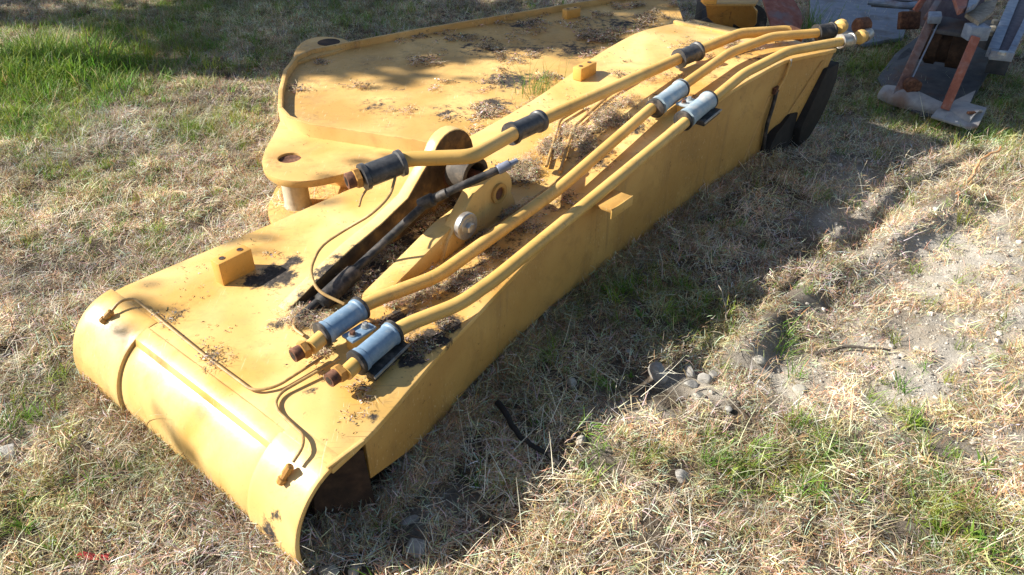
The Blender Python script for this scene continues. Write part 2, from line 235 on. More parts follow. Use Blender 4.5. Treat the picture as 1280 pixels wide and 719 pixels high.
# ------------------------------------------------------------------ mesh builders (all in world metres)
def V(p): return Vector(p)
class MB:
    def __init__(s): s.v = []; s.f = []; s.c = []
    def add(s, vs, fs, col=None):
        k = len(s.v); s.v += [tuple(p) for p in vs]; s.f += [tuple(i+k for i in f) for f in fs]
        if col is not None: s.c += [col]*len(vs)
        return s
    def prism(s, poly, ext):
        """closed outline pushed along a vector"""
        n = len(poly); a = [V(p) for p in poly]; e = V(ext); b = [p+e for p in a]
        s.add(a+b, [tuple(range(n))[::-1], tuple(range(n, 2*n))] + [(i, (i+1) % n, n+(i+1) % n, n+i) for i in range(n)]); return s
    def box(s, c, x, y, z):
        """centre and three half-axis vectors"""
        c, x, y, z = V(c), V(x), V(y), V(z)
        vs = [c+i*x+j*y+k*z for k in (-1, 1) for j in (-1, 1) for i in (-1, 1)]
        s.add(vs, [(0, 2, 3, 1), (4, 5, 7, 6), (0, 1, 5, 4), (2, 6, 7, 3), (0, 4, 6, 2), (1, 3, 7, 5)]); return s
    def lathe(s, a, axis, prof, n=24, up=None):
        """prof = [(distance along the axis, radius)]"""
        a = V(a); ax = V(axis).normalized(); t = ax.orthogonal().normalized() if up is None else (V(up)-ax*V(up).dot(ax)).normalized(); b = ax.cross(t)
        vs = []
        for d, r in prof:
            for k in range(n): q = 2*math.pi*k/n; vs.append(a+ax*d+(t*math.cos(q)+b*math.sin(q))*r)
        fs = []
        for j in range(len(prof)-1):
            for k in range(n): fs.append((j*n+k, j*n+(k+1) % n, (j+1)*n+(k+1) % n, (j+1)*n+k))
        if prof[0][1] > 1e-4: fs.append(tuple(range(n))[::-1])
        m = len(prof)-1
        if prof[-1][1] > 1e-4: fs.append(tuple(m*n+k for k in range(n)))
        s.add(vs, fs); return s
    def tube(s, pts, r, n=12, rad=.05, sub=6, taper=None):
        P = [V(p) for p in pts]; Q = [P[0]]
        for i in range(1, len(P)-1):               # round each bend
            a, b, c = P[i-1], P[i], P[i+1]; l = min(rad, (a-b).length*.45, (c-b).length*.45)
            p0 = b+(a-b).normalized()*l; p2 = b+(c-b).normalized()*l
            for k in range(sub+1): t = k/sub; Q.append(p0*(1-t)**2+b*2*t*(1-t)+p2*t*t)
        Q.append(P[-1]); vs = []; m = len(Q); nrm = None
        for i, q in enumerate(Q):
            tg = (Q[min(i+1, m-1)]-Q[max(i-1, 0)]).normalized()
            nrm = tg.orthogonal().normalized() if nrm is None else (nrm-tg*nrm.dot(tg)).normalized()
            bi = tg.cross(nrm); rr = r if taper is None else r*(1+(taper-1)*i/(m-1))
            for k in range(n): a = 2*math.pi*k/n; vs.append(q+(nrm*math.cos(a)+bi*math.sin(a))*rr)
        fs = [(i*n+k, i*n+(k+1) % n, (i+1)*n+(k+1) % n, (i+1)*n+k) for i in range(m-1) for k in range(n)]
        fs += [tuple(range(n))[::-1], tuple((m-1)*n+k for k in range(n))]
        s.add(vs, fs); return s
    def ring_plate(s, outer, centre, r, ext, n=24):
        """plate with outline `outer` (a loop round centre) and a round hole, pushed along ext"""
        c = V(centre); e = V(ext); en = e.normalized(); o = [V(p) for p in outer]
        x = (o[0]-c); x = (x-en*x.dot(en)).normalized(); y = en.cross(x)
        # resample the outline to n points by angle
        res = []
        for k in range(n):
            a = 2*math.pi*k/n; dr = x*math.cos(a)+y*math.sin(a); best = None
            for i in range(len(o)):
                p, q = o[i]-c, o[(i+1) % len(o)]-c; px, py, qx, qy = p.dot(x), p.dot(y), q.dot(x), q.dot(y)
                dx, dy = math.cos(a), math.sin(a); ex, ey = qx-px, qy-py; den = dx*ey-dy*ex
                if abs(den) < 1e-12: continue
                t = (px*ey-py*ex)/den; w = (px*dy-py*dx)/den
                if t > 0 and -1e-6 <= w <= 1+1e-6 and (best is None or t > best): best = t
            res.append(c+dr*(best or r*1.2))
        inn = [c+(x*math.cos(2*math.pi*k/n)+y*math.sin(2*math.pi*k/n))*r for k in range(n)]
        vs = res+inn+[p+e for p in res]+[p+e for p in inn]; fs = []
        for k in range(n):
            j = (k+1) % n
            fs += [(k, n+k, n+j, j), (2*n+k, 2*n+j, 3*n+j, 3*n+k), (k, j, 2*n+j, 2*n+k), (n+k, 3*n+k, 3*n+j, n+j)]
        s.add(vs, fs); return s
    def sweep(s, secs, closed=True, caps=True):
        """join equal-length outlines"""
        n = len(secs[0]); vs = [p for q in secs for p in q]
        rng = range(n) if closed else range(n-1)
        fs = [(i*n+k, i*n+(k+1) % n, (i+1)*n+(k+1) % n, (i+1)*n+k) for i in range(len(secs)-1) for k in rng]
        if caps and closed: fs += [tuple(range(n))[::-1], tuple((len(secs)-1)*n+k for k in range(n))]
        s.add(vs, fs); return s
    def mesh(s, name, mat, smooth=35, org=(0, 0, 0), bev=0, fix=True):
        me = bpy.data.meshes.new(name); o = V(org)
        me.from_pydata([tuple(V(p)-o) for p in s.v], [], s.f)
        if fix:
            bm = bmesh.new(); bm.from_mesh(me)
            bmesh.ops.recalc_face_normals(bm, faces=bm.faces)
            if bev: bmesh.ops.bevel(bm, geom=[e for e in bm.edges if len(e.link_faces) == 2 and e.calc_face_angle(0) > .6], offset=bev, segments=2, affect='EDGES', profile=.5, clamp_overlap=True)
            bm.to_mesh(me); bm.free()
        if smooth: me.shade_smooth(); me.set_sharp_from_angle(angle=math.radians(smooth))
        if s.c:
            a = me.color_attributes.new('col', 'FLOAT_COLOR', 'POINT'); a.data.foreach_set('color', np.array([(*c, 1) for c in s.c], 'f').ravel())
        me.materials.append(mat); return me
def world_org(o):
    p = V((0, 0, 0))
    while o: p = p+o.location; o = o.parent
    return p
def part(name, mb, mat, parent=None, bev=0, smooth=35, label=None):
    org = world_org(parent) if parent else V((0, 0, 0))
    ob = bpy.data.objects.new(name, mb.mesh(name, mat, smooth, org, bev)); COL.objects.link(ob)
    if parent: ob.parent = parent
    if label: ob['label'] = label
    return ob
def thing(name, loc, label, cat, group=None):
    o = bpy.data.objects.new(name, None); COL.objects.link(o); o.location = loc; o.empty_display_size = .1
    o['label'] = label; o['category'] = cat
    if group: o['group'] = group
    return o
def tag(o, label, cat, group=None, kind=None):
    if label: o['label'] = label
    if cat: o['category'] = cat
    if group: o['group'] = group
    if kind: o['kind'] = kind
    return o
def single(name, mb, mat, org, label, cat, group=None, kind=None, bev=0, smooth=35):
    ob = bpy.data.objects.new(name, mb.mesh(name, mat, smooth, org, bev)); COL.objects.link(ob); ob.location = org
    return tag(ob, label, cat, group, kind)

# ------------------------------------------------------------------ ground: one sheet out to the horizon, fine where it is near
def axis_pts(lo, hi, step, far):
    a = list(np.arange(lo, hi, step)); s = step
    l = [lo]; h = [a[-1]]
    while h[-1] < far: s *= 1.22; h.append(h[-1]+s)
    s = step
    while l[-1] > -far: s *= 1.22; l.append(l[-1]-s)
    return np.array(l[1:][::-1]+a+h[1:])
gx = axis_pts(-4.2, 4.2, .0165, 160); gy = axis_pts(.55, 6.9, .0165, 160)
GX, GY = np.meshgrid(gx, gy); fall = np.clip(1.5-np.hypot(GX, GY-3)/20, 0, 1)
GZ = hground(GX, GY)*fall
me = bpy.data.meshes.new('ground'); nx, ny = len(gx), len(gy)
idx = np.arange(nx*ny).reshape(ny, nx)
quads = np.stack([idx[:-1, :-1], idx[:-1, 1:], idx[1:, 1:], idx[1:, :-1]], -1).reshape(-1, 4)
me.vertices.add(nx*ny); me.vertices.foreach_set('co', np.stack([GX, GY, GZ], -1).astype('f').ravel())
me.loops.add(quads.size); me.loops.foreach_set('vertex_index', quads.ravel().astype('i'))
me.polygons.add(len(quads)); me.polygons.foreach_set('loop_start', np.arange(0, quads.size, 4, dtype='i')); me.update(calc_edges=True)
me.shade_smooth(); at_ = me.attributes.new('bare', 'FLOAT', 'POINT'); at_.data.foreach_set('value', bare_mask(GX, GY).astype('f').ravel())
me.materials.append(M['soil']); ground = bpy.data.objects.new('ground', me); COL.objects.link(ground)
tag(ground, 'dry sandy soil showing through the withered grass', None, None, 'structure')

# ------------------------------------------------------------------ THE BOOM
RU = [.5, .70, .76, .914, 1.14, 1.45, 1.74, 2.1, 2.58, 3.0, 3.37, 3.6, 3.7]
RY = [1.08, 1.08, 1.08, 1.114, 1.166, 1.205, 1.236, 1.25, 1.256, 1.24, 1.20, 1.12, 1.09]
LU = [.5, .66, .84, 1.2, 1.5, 2.02, 2.4, 2.66, 2.9, 3.24, 3.5, 3.7]
LY = [2.145, 2.135, 2.115, 2.068, 2.0, 1.882, 1.866, 1.884, 1.92, 1.925, 1.88, 1.82]
def yr(u): return lerp(u, RU, RY)
def yl(u): return lerp(u, LU, LY)
def smooth_fn(f, w=.09): return lambda u: (f(u-w)+2*f(u)+f(u+w))/4
yr = smooth_fn(yr, .06); yl = smooth_fn(yl, .09)
boom = thing('excavator_boom', W(1.2, 1.6, 0), 'long yellow excavator boom lying on the grass with three hydraulic pipes along its top', 'boom')
U0, U1 = .668, 3.68
us = list(np.linspace(U0, U1, 44))
mb = MB(); secs = []
TH = .018
for u in us:
    a, b = yr(u), yl(u); z = zt(u); k = 8
    top = [W(u, a+(b-a)*i/k, z) for i in range(k+1)]; bot = [W(u, b+(a-b)*i/k, z-TH) for i in range(k+1)]
    secs.append(top+bot)
mb.sweep(secs); part('top_plate', mb, M['yellow'], boom, .003)
# side webs
def zbot(u): return lerp(u, [.66, .78, .91, 1.08, 1.22, 1.7, 2.0, 2.5, 3.0, 3.36], [.13, .12, .075, .03, .05, .05, .03, .0, -.03, -.03])
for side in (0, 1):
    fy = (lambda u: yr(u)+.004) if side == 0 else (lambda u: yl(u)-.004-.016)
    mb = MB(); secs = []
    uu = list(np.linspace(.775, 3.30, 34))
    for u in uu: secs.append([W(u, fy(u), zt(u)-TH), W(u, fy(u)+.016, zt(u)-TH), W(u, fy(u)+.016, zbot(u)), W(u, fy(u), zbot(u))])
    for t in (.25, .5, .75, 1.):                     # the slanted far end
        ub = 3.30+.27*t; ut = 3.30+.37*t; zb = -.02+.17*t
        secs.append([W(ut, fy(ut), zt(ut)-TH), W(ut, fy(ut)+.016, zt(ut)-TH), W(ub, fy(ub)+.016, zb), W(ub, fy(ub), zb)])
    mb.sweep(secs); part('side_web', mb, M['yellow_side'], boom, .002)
# belly plate, seen only from the sides
mb = MB(); secs = [[W(u, yr(u)+.022, zbot(u)+.02), W(u, yl(u)-.022, zbot(u)+.02), W(u, yl(u)-.022, zbot(u)+.004), W(u, yr(u)+.022, zbot(u)+.004)] for u in np.linspace(.8, 3.3, 20)]
mb.sweep(secs); part('belly_plate', mb, M['rust_in'], boom)
# foot: plate rolled round the pin tube
CU, CZ, RA, RZ_ = .705, .06, .172, .20
def arc(d, a0, a1, n=16): return [(CU-math.sin(math.radians(a0+(a1-a0)*i/n))*(RA-d), CZ+math.cos(math.radians(a0+(a1-a0)*i/n))*(RZ_-d)) for i in range(n+1)]
def shell(y0, y1, d, th, a0=0, a1=130, mat=None, name='foot_tube', ease=False):
    o = arc(d, a0, a1, 26); i = arc(d+th, a1, a0, 26); pr = o+i
    mb = MB(); ys = np.linspace(y0, y1, 14)
    mb.sweep([[W(u, y, z) for u, z in pr] for y in ys]); return part(name, mb, mat or M['yellow'], boom, .002)
shell(1.885, 2.145, 0, .03, 0, 135, name='foot_boss')
shell(1.272, 1.883, .010, .02, 8, 135, name='foot_tube')
shell(1.085, 1.270, .0015, .013, 0, 135, name='foot_boss')
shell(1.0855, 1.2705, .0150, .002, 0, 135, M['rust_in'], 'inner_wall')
mb = MB(); mb.lathe(W(CU, 1.15, CZ), DY, [(0, .055), (.9, .055)], 20); 
# strip where the top plate meets the tube
mb = MB(); mb.sweep([[W(.626, y, .226), W(.634, y, .2405+.0035*k_), W(.675, y, .2565+.003*k_), W(.670, y, .245), W(.626, y, .218)] for y, k_ in zip(np.linspace(1.262, 1.885, 16), [0, .3, .7, .9, 1, 1, 1, 1, 1, 1, 1, 1, 1, 1, 1, 1])])
part('weld_strip', mb, M['yellow'], boom, .0015)
# short raised lip at the right end of the foot, and its dark end wall
mb = MB(); mb.box(W(.715, 1.088, .2605), DU*.055, DY*.006, (0, 0, .004)); part('edge_strip', mb, M['yellow'], boom, .002)
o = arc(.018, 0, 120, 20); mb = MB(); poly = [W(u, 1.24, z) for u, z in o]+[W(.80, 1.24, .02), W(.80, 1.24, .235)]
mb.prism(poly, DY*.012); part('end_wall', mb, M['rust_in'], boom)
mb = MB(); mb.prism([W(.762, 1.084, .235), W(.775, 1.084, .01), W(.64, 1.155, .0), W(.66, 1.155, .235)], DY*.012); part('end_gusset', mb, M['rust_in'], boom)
# cylinder brackets
def bracket(y, th, prof, name='cylinder_bracket', hole=None, mat='yellow'):
    mb = MB()
    mb.prism([W(u, y, z) for u, z in prof], DY*th)
    return part(name, mb, M[mat], boom, .003)
PU, PZ = 1.665, .432
def zz(u): return zt(u)-.004
def rnd(cu, cz, r, a0, a1, n=12): return [(cu+math.cos(math.radians(a0+(a1-a0)*i/n))*r, cz+math.sin(math.radians(a0+(a1-a0)*i/n))*r) for i in range(n+1)]
lp = [(.95, zz(.95)), (1.08, zz(1.08)+.045), (1.21, zz(1.21)+.082), (1.34, zz(1.34)+.098), (1.46, zz(1.46)+.125), (1.53, zz(1.53)+.178)]+rnd(1.672, .490, .098, 152, -20)+[(1.80, zz(1.80)+.03), (1.83, zz(1.83))]
bl = bracket(1.630, .044, lp)
rib = [(1.09, zz(1.09)), (1.27, zz(1.27)+.045), (1.45, zz(1.45)+.085), (1.62, zz(1.62)+.09), (1.70, zz(1.7))]
brib = bracket(1.443, .068, rib, 'cylinder_bracket')
rp = [(1.40, zz(1.40)), (1.43, zz(1.43)+.06), (1.55, PZ+.045)]+rnd(PU, PZ+.002, .07, 115, -20)+[(1.75, zz(1.75)+.03), (1.76, zz(1.76))]
br = bracket(1.430, .045, rp)
mb = MB(); mb.prism([W(u, 1.6285, z-.004) for u, z in lp], DY*.002); part('grimy_face', mb, M['grime'], bl)
# bushing round the pin hole, on the right plate
mb = MB(); mb.ring_plate([W(PU+math.cos(a)*.034, 1.421, PZ+math.sin(a)*.034) for a in np.linspace(0, 2*math.pi, 24, endpoint=False)], W(PU, 1.421, PZ), .0215, DY*.008)
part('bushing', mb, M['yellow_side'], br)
mb = MB(); mb.lathe(W(PU, 1.4296, PZ), -DY, [(0, .021), (.001, .021)], 20); part('pin_hole', mb, M['rust'], br)
# dark eye between the two brackets
mb = MB(); mb.ring_plate([W(PU-.01+math.cos(a)*.062, 1.515, PZ+.035+math.sin(a)*.062) for a in np.linspace(0, 2*math.pi, 28, endpoint=False)], W(PU-.01, 1.515, PZ+.035), .044, DY*.08, 28)
part('cylinder_eye', mb, M['eye'], boom, .003)
mb = MB(); mb.lathe(W(PU, 1.486, PZ), DY, [(0, .03), (.01, .044), (.143, .044)], 20); part('bracket_pin', mb, M['rust'], boom)
# disc and bolt at the near side of the right bracket
c = (-0.1495, 2.0521, 0.3980)
mb = MB(); mb.lathe(c, -DY, [(0, .042), (.004, .044), (.018, .044), (.021, .041), (.021, .028), (.023, .027)], 28); dk = part('retainer_disc', mb, M['steel'], boom)
mb = MB(); mb.lathe(V(c)-DY*.022, -DY, [(0, .017), (.012, .017), (.014, .014)], 6); part('bolt', mb, M['steel'], dk)
mb = MB(); mb.tube([V(c)+DY*.06, V(c)], .014); part('disc_spacer', mb, M['yellow_side'], dk)

# pipes on the top, with their clamps
def sleeve_at(a, b, r, mat, parent, lip=.006, name='sleeve', wrap=True):
    a, b = V(a), V(b); l = (b-a).length; mb = MB()
    mb.lathe(a, b-a, [(0, r-.004), (0, r+lip), (l*.10, r+lip), (l*.13, r), (l*.87, r), (l*.90, r+lip), (l, r+lip), (l, r-.004)], 26)
    return part(name, mb, mat, parent)
def nut_end(p, q, parent, r=.021, pipe_to=True):
    """threaded end of a pipe: rusty spigot, hexagon nut; p = free end, q = back towards the pipe"""
    p, q = V(p), V(q); ax = (q-p).normalized()
    mb = MB(); mb.lathe(p, ax, [(0, r*.62), (0, r*.98), (.003, r*1.05), (.024, r*1.05), (.024, r*.9), (.036, r*.9)], 20)
    f = part('thread_end', mb, M['rust'], parent)
    mb = MB(); mb.lathe(p-ax*.0006, ax, [(0, r*.60), (.0, r*.60)], 18); part('bore', mb, M['black'], f)
    mb = MB(); mb.lathe(p+ax*.024, ax, [(0, r*1.15), (.002, r*1.36), (.018, r*1.36), (.02, r*1.15)], 6); part('hex_nut', mb, M['brass'], f)
p1 = [(-0.4249, 2.0833, 0.5507), (-0.3303, 2.1633, 0.5646), (-0.1234, 2.1864, 0.5617), (0.0419, 2.5305, 0.5079), (0.7520, 3.3070, 0.5076), (1.0334, 3.5326, 0.5319), (1.2880, 3.6456, 0.5125), (1.3582, 3.6166, 0.4917)]
mb = MB(); mb.tube(p1, .0235, 18, .04, 8); pipe1 = part('hydraulic_pipe', mb, M['pipe'], boom, label='pipe nearest the left edge, carried over the cylinder bracket in dark grey sleeves')
nut_end((-0.4894, 2.0525, 0.5453), (-0.4078, 2.0992, 0.5533), pipe1, .0235)
sleeve_at((-0.4446, 2.0707, 0.5491), (-0.3332, 2.1449, 0.5628), .0355, M['sleeve'], pipe1)
sleeve_at((-0.0055, 2.4613, 0.5145), (0.0997, 2.5967, 0.5067), .034, M['sleeve'], pipe1)
sleeve_at((0.7091, 3.2585, 0.5065), (0.8057, 3.3394, 0.5145), .036, M['sleeve'], pipe1)
mb = MB(); mb.tube([p1[-2], p1[-1]], .026, 14); part('sleeve', mb, M['rust'], pipe1)
p2 = [(-0.5226, 1.5529, 0.3215), (-0.4646, 1.6589, 0.3263), (-0.4010, 1.7412, 0.3305), (-0.2178, 1.8533, 0.3405), (0.1584, 2.2790, 0.4053), (0.5225, 2.7939, 0.4688), (0.6670, 2.9705, 0.4875), (0.9350, 3.3015, 0.5199), (1.1677, 3.4922, 0.5298), (1.4174, 3.5794, 0.5214)]
mb = MB(); mb.tube(p2, .0205, 18, .045, 8); pipe2 = part('hydraulic_pipe', mb, M['pipe'], boom, label='middle hydraulic pipe')
nut_end((-0.5616, 1.5231, 0.3196), (-0.5068, 1.5778, 0.3227), pipe2, .0185)
sleeve_at((-0.4998, 1.6066, 0.3238), (-0.4189, 1.7131, 0.3292), .0305, M['blue'], pipe2, .003, 'clamp_sleeve')
sleeve_at((0.5559, 2.8161, 0.4727), (0.6732, 2.9699, 0.4877), .034, M['blue2'], pipe2, .003, 'clamp_sleeve')
p3 = [(-0.4139, 1.4534, 0.3212), (-0.3527, 1.5572, 0.3260), (-0.2927, 1.6332, 0.3299), (-0.1439, 1.7278, 0.3348), (-0.0460, 1.8363, 0.3465), (0.1488, 2.0751, 0.3817), (0.6519, 2.7031, 0.4650), (0.9467, 3.0867, 0.5047), (1.1769, 3.2803, 0.5337), (1.4639, 3.4412, 0.5243)]
mb = MB(); mb.tube(p3, .0205, 18, .045, 8); pipe3 = part('hydraulic_pipe', mb, M['pipe'], boom, label='pipe along the right edge')
nut_end((-0.4511, 1.4287, 0.3195), (-0.4032, 1.4853, 0.3225), pipe3, .0185)
sleeve_at((-0.3889, 1.4969, 0.3232), (-0.3135, 1.6107, 0.3287), .0305, M['blue'], pipe3, .003, 'clamp_sleeve')
sleeve_at((0.6443, 2.7104, 0.4651), (0.7594, 2.8605, 0.4808), .034, M['blue2'], pipe3, .003, 'clamp_sleeve')
# dark rubber rings at the ends of the clamp sleeves, saddles, bridge plates and bolts
for pa, pb, r, par in (((-0.5071, 1.6003, 0.3234), (-0.4947, 1.6130, 0.3241), .036, pipe2), ((-0.4228, 1.7097, 0.3290), ((-0.4100, 1.7271, 0.3298)), .036, pipe2), ((-0.3956, 1.4881, 0.3227), (-0.3837, 1.5027, 0.3235), .036, pipe3), ((-0.3170, 1.6042, 0.3284), (-0.3041, 1.6202, 0.3292), .036, pipe3),
                       ((0.5412, 2.7980, 0.4703), (0.5638, 2.8285, 0.4741), .039, pipe2), ((0.6644, 2.9553, 0.4866), (0.6897, 2.9916, 0.4895), .038, pipe2), ((0.6296, 2.6934, 0.4629), (0.6522, 2.7222, 0.4665), .039, pipe3), ((0.7550, 2.8536, 0.4803), (0.7758, 2.8810, 0.4825), .038, pipe3)):
    mb = MB(); a, b = V(pa), V(pb); mb.lathe(a, b-a, [(0, .019), (0, r-.003), (.002, r), (.010, r), (.012, r-.003), (.012, .019)], 24); part('rubber_ring', mb, M['black'], par)
def bridge(q, half, mat, dz, w=.028):
    c = V(q); mb = MB(); ax = DU; s = DY
    mb.box(c+V((0, 0, 0)), ax*.042, s*half, (0, 0, .004)); b = part('clamp_bridge', mb, mat, boom, .0015)
    for k in (-1, 1):
        mb = MB(); mb.lathe(c+ax*(.022*k)+V((0, 0, .004)), (0, 0, 1), [(0, .012), (.003, .012)], 16); bo = part('washer', mb, M['steel'], b)
        mb = MB(); mb.lathe(c+ax*(.022*k)+V((0, 0, .007)), (0, 0, 1), [(0, .0085), (.008, .0085), (.009, .007)], 6); part('bolt', mb, M['rust'] if k < 0 else M['steel'], b)
    mb = MB(); z0 = zt(c.dot(DU)); h = (c.z-.004-z0)
    mb.box(c-V((0, 0, .004+h/2)), ax*.034, s*(half*.8), (0, 0, h/2)); part('clamp_pedestal', mb, M['orange'], boom, .002)
bridge((-0.4084, 1.6258, 0.3167), .022, M['blue'], 0)
bridge((0.6736, 2.8578, 0.4722), .024, M['blue2'], 0)
# lower jaws with the long clamp plate sticking out on the right side
for a, b in (((-0.3790, 1.4990, 0.2865), (-0.3074, 1.6222, 0.2922)), ((0.6886, 2.7520, 0.4382), (0.7690, 2.8537, 0.4479))):
    a, b = V(a), V(b); mb = MB(); mb.box((a+b)/2-DY*.012, (b-a)/2, DY*.03, (0, 0, .010)); part('clamp_jaw', mb, M['black'], boom, .002)
    mb = MB(); mb.box((a+b)/2-DY*.044+V((0, 0, .006)), (b-a)/2*1.05, DY*.0025, (0, 0, .003)); part('jaw_rim', mb, M['steel'], boom)
# far end of the pipes: couplings
e2, e3 = V((1.4174, 3.5794, 0.5214)), V((1.4639, 3.4412, 0.5243))
sleeve_at((1.3946, 3.5774, 0.5220), (1.4831, 3.6206, 0.5200), .034, M['black'], boom, .003, 'coupling')
sleeve_at((1.4565, 3.4406, 0.5245), (1.5177, 3.4709, 0.5221), .028, M['steel'], boom, .003, 'coupling')
for q, r, m in (((1.5313, 3.6489, 0.5300), .032, 'pipe'), ((1.6395, 3.6548, 0.4800), .032, 'pipe')):
    mb = MB(); mb.lathe(V(q)-DU*.03, DU, [(0, .6*r), (.012, r), (.04, r), (.055, r*.6)], 16); part('pipe_cap', mb, M[m], boom)
mb = MB(); mb.lathe((1.6470, 3.7512, 0.5000), DU*.9-DY*.5, [(0, .03), (.01, .038), (.06, .038), (.07, .03)], 20); part('end_coupling', mb, M['rust'], boom)
mb = MB(); mb.lathe((1.6693, 3.6875, 0.4700), DU, [(0, .028), (.03, .03), (.06, .028)], 20); part('end_collar', mb, M['steel'], boom)
mb = MB(); mb.box((1.5717, 3.7122, 0.4700), DU*.05, DY*.05, (0, 0, .008)); part('end_bridge', mb, M['tan'], boom, .002)
# dark nose beyond the webs
mb = MB(); a = [W(3.62, 1.10, .38), W(3.74, 1.09, .385), W(3.76, 1.09, .30), W(3.72, 1.09, .20), W(3.69, 1.10, .12), W(3.62, 1.11, .04), W(3.52, 1.12, .02), W(3.50, 1.12, .12)]
mb.prism(a, DY*.07); part('nose_fork', mb, M['soot'], boom, .006)
mb = MB(); a = [W(3.66, 1.66, .42), W(3.80, 1.66, .41), W(3.74, 1.66, .30), W(3.55, 1.66, .05), W(3.42, 1.66, .03), W(3.50, 1.66, .2)]
mb.prism(a, DY*.07); part('nose_fork', mb, M['black'], boom, .006)
mb = MB(); mb.prism([W(3.27, 1.215, .03), W(3.29, 1.215, .10), W(3.33, 1.215, .145), W(3.40, 1.215, .165), W(3.44, 1.21, .20), W(3.50, 1.20, .195), W(3.56, 1.20, .165), W(3.60, 1.20, .10), W(3.56, 1.20, .05), W(3.46, 1.20, .03), W(3.40, 1.205, -.01), W(3.30, 1.21, -.02)], -DY*.045); part('nose_boss', mb, M['soot'], boom)
# cross strip near the far end of the top plate
mb = MB(); secs = []
for y in np.linspace(1.50, 1.875, 6): secs.append([W(3.54, y, zt(3.54)-.001), W(3.54, y, zt(3.54)+.010), W(3.56, y, zt(3.56)+.012), W(3.57, y, zt(3.57)-.001)])
mb.sweep(secs); part('cross_strip', mb, M['yellow'], boom, .001)
# hose hanging on the right side, clip and plate ribs
def side(px, py):  # helper kept in boom coordinates
    return None
hs = [W(3.30, yr(3.3)-.008, .345), W(3.285, yr(3.28)-.012, .28), W(3.265, yr(3.26)-.012, .2), W(3.27, yr(3.27)-.012, .1), W(3.31, yr(3.3)-.014, -.01)]
mb = MB(); mb.tube(hs, .009, 12, .05); hose = part('rubber_hose', mb, M['black'], boom)
mb = MB(); mb.box(W(3.30, yr(3.3)-.004, .35), DU*.022, DY*.008, (0, 0, .014)); part('hose_clip', mb, M['rust'], hose, .002)
mb = MB(); mb.tube([W(3.37, yr(3.37)-.002, .463), W(3.36, yr(3.36)-.01, .452), W(3.345, yr(3.34)-.01, .40), W(3.31, yr(3.3)-.008, .35)], .006, 8, .01); part('brass_line', mb, M['pipe'], hose)
mb = MB(); mb.box(W(3.375, yr(3.37)-.004, .455), DU*.006, DY*.006, (0, 0, .016)); part('weld_tab', mb, M['steel'], boom, .001)
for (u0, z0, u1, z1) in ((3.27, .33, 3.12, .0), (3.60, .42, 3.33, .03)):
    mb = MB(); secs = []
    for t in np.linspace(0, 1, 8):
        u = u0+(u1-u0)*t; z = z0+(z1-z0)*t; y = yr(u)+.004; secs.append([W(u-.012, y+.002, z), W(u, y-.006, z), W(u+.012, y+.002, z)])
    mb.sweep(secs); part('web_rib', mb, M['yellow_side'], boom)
# shelf tab on the right side
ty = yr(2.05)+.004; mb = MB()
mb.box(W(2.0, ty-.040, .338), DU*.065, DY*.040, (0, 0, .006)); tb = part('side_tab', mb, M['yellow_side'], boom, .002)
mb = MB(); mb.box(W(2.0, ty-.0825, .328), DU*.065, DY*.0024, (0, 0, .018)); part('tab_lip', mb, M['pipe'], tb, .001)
# threaded blocks welded on the top plate
def block(c0, l, w, h, parent, rot=0, name='mounting_block'):
    c = V(c0); ax = DU*math.cos(rot)+DY*math.sin(rot); ay = DY*math.cos(rot)-DU*math.sin(rot)
    mb = MB(); mb.box(c+V((0, 0, h/2)), ax*l/2, ay*w/2, (0, 0, h/2)); b = part(name, mb, M['orange'], parent, .004)
    for k in (-1, 1):
        q = c+ax*(l*.27*k)+V((0, 0, h+.0005)); mb = MB(); mb.ring_plate([q+ax*math.cos(a)*.0095+ay*math.sin(a)*.0095 for a in np.linspace(0, 2*math.pi, 16, endpoint=False)], q, .0068, (0, 0, .0012), 16)
        t = part('thread_hole', mb, M['rust'], b); mb = MB(); mb.lathe(q, (0, 0, 1), [(0, .0068), (.0008, .0068)], 14); part('hole', mb, M['black'], b)
    return b
block(W(.978, 1.903, zt(.98)-.002), .115, .045, .078, boom)
block(W(2.70, 1.823, zt(2.7)-.002), .115, .045, .055, boom)
# black rod lying between the brackets
rod = [(-0.6019, 1.7268, 0.2799), (-0.4963, 1.8850, 0.3075), (-0.3436, 2.0489, 0.3886), (-0.2569, 2.0889, 0.4584), (-0.1939, 2.0864, 0.4927), (-0.0293, 2.1435, 0.5447)]
mb = MB(); mb.tube(rod[:4], .0135, 14, .1); hr = part('rubber_hose', mb, M['black'], boom, label='black hose lying between the two cylinder brackets')
mb = MB(); mb.tube(rod[3:], .0125, 14, .05); part('hose_sheath', mb, M['black'], hr)
mb = MB(); mb.lathe((-0.2850, 2.0907, 0.4435), V((-0.2239, 2.0860, 0.4765))-V((-0.2850, 2.0907, 0.4435)), [(0, .012), (.003, .02), (.05, .021), (.056, .015), (.1, .015)], 18); part('hose_ferrule', mb, M['black'], hr)
mb = MB(); mb.lathe((-0.0439, 2.1349, 0.5409), V((0.0147, 2.1625, 0.5596))-V((-0.0439, 2.1349, 0.5409)), [(0, .0135), (.003, .015), (.04, .015), (.045, .009), (.07, .007)], 18); part('hose_tip', mb, M['bluegrey'], hr)
mb = MB(); mb.lathe((-0.5481, 1.7821, 0.2950), V((-0.4754, 1.9054, 0.3137))-V((-0.5481, 1.7821, 0.2950)), [(0, .016), (.01, .027), (.15, .027), (.17, .016)], 20); part('hose_boot', mb, M['black'], hr)
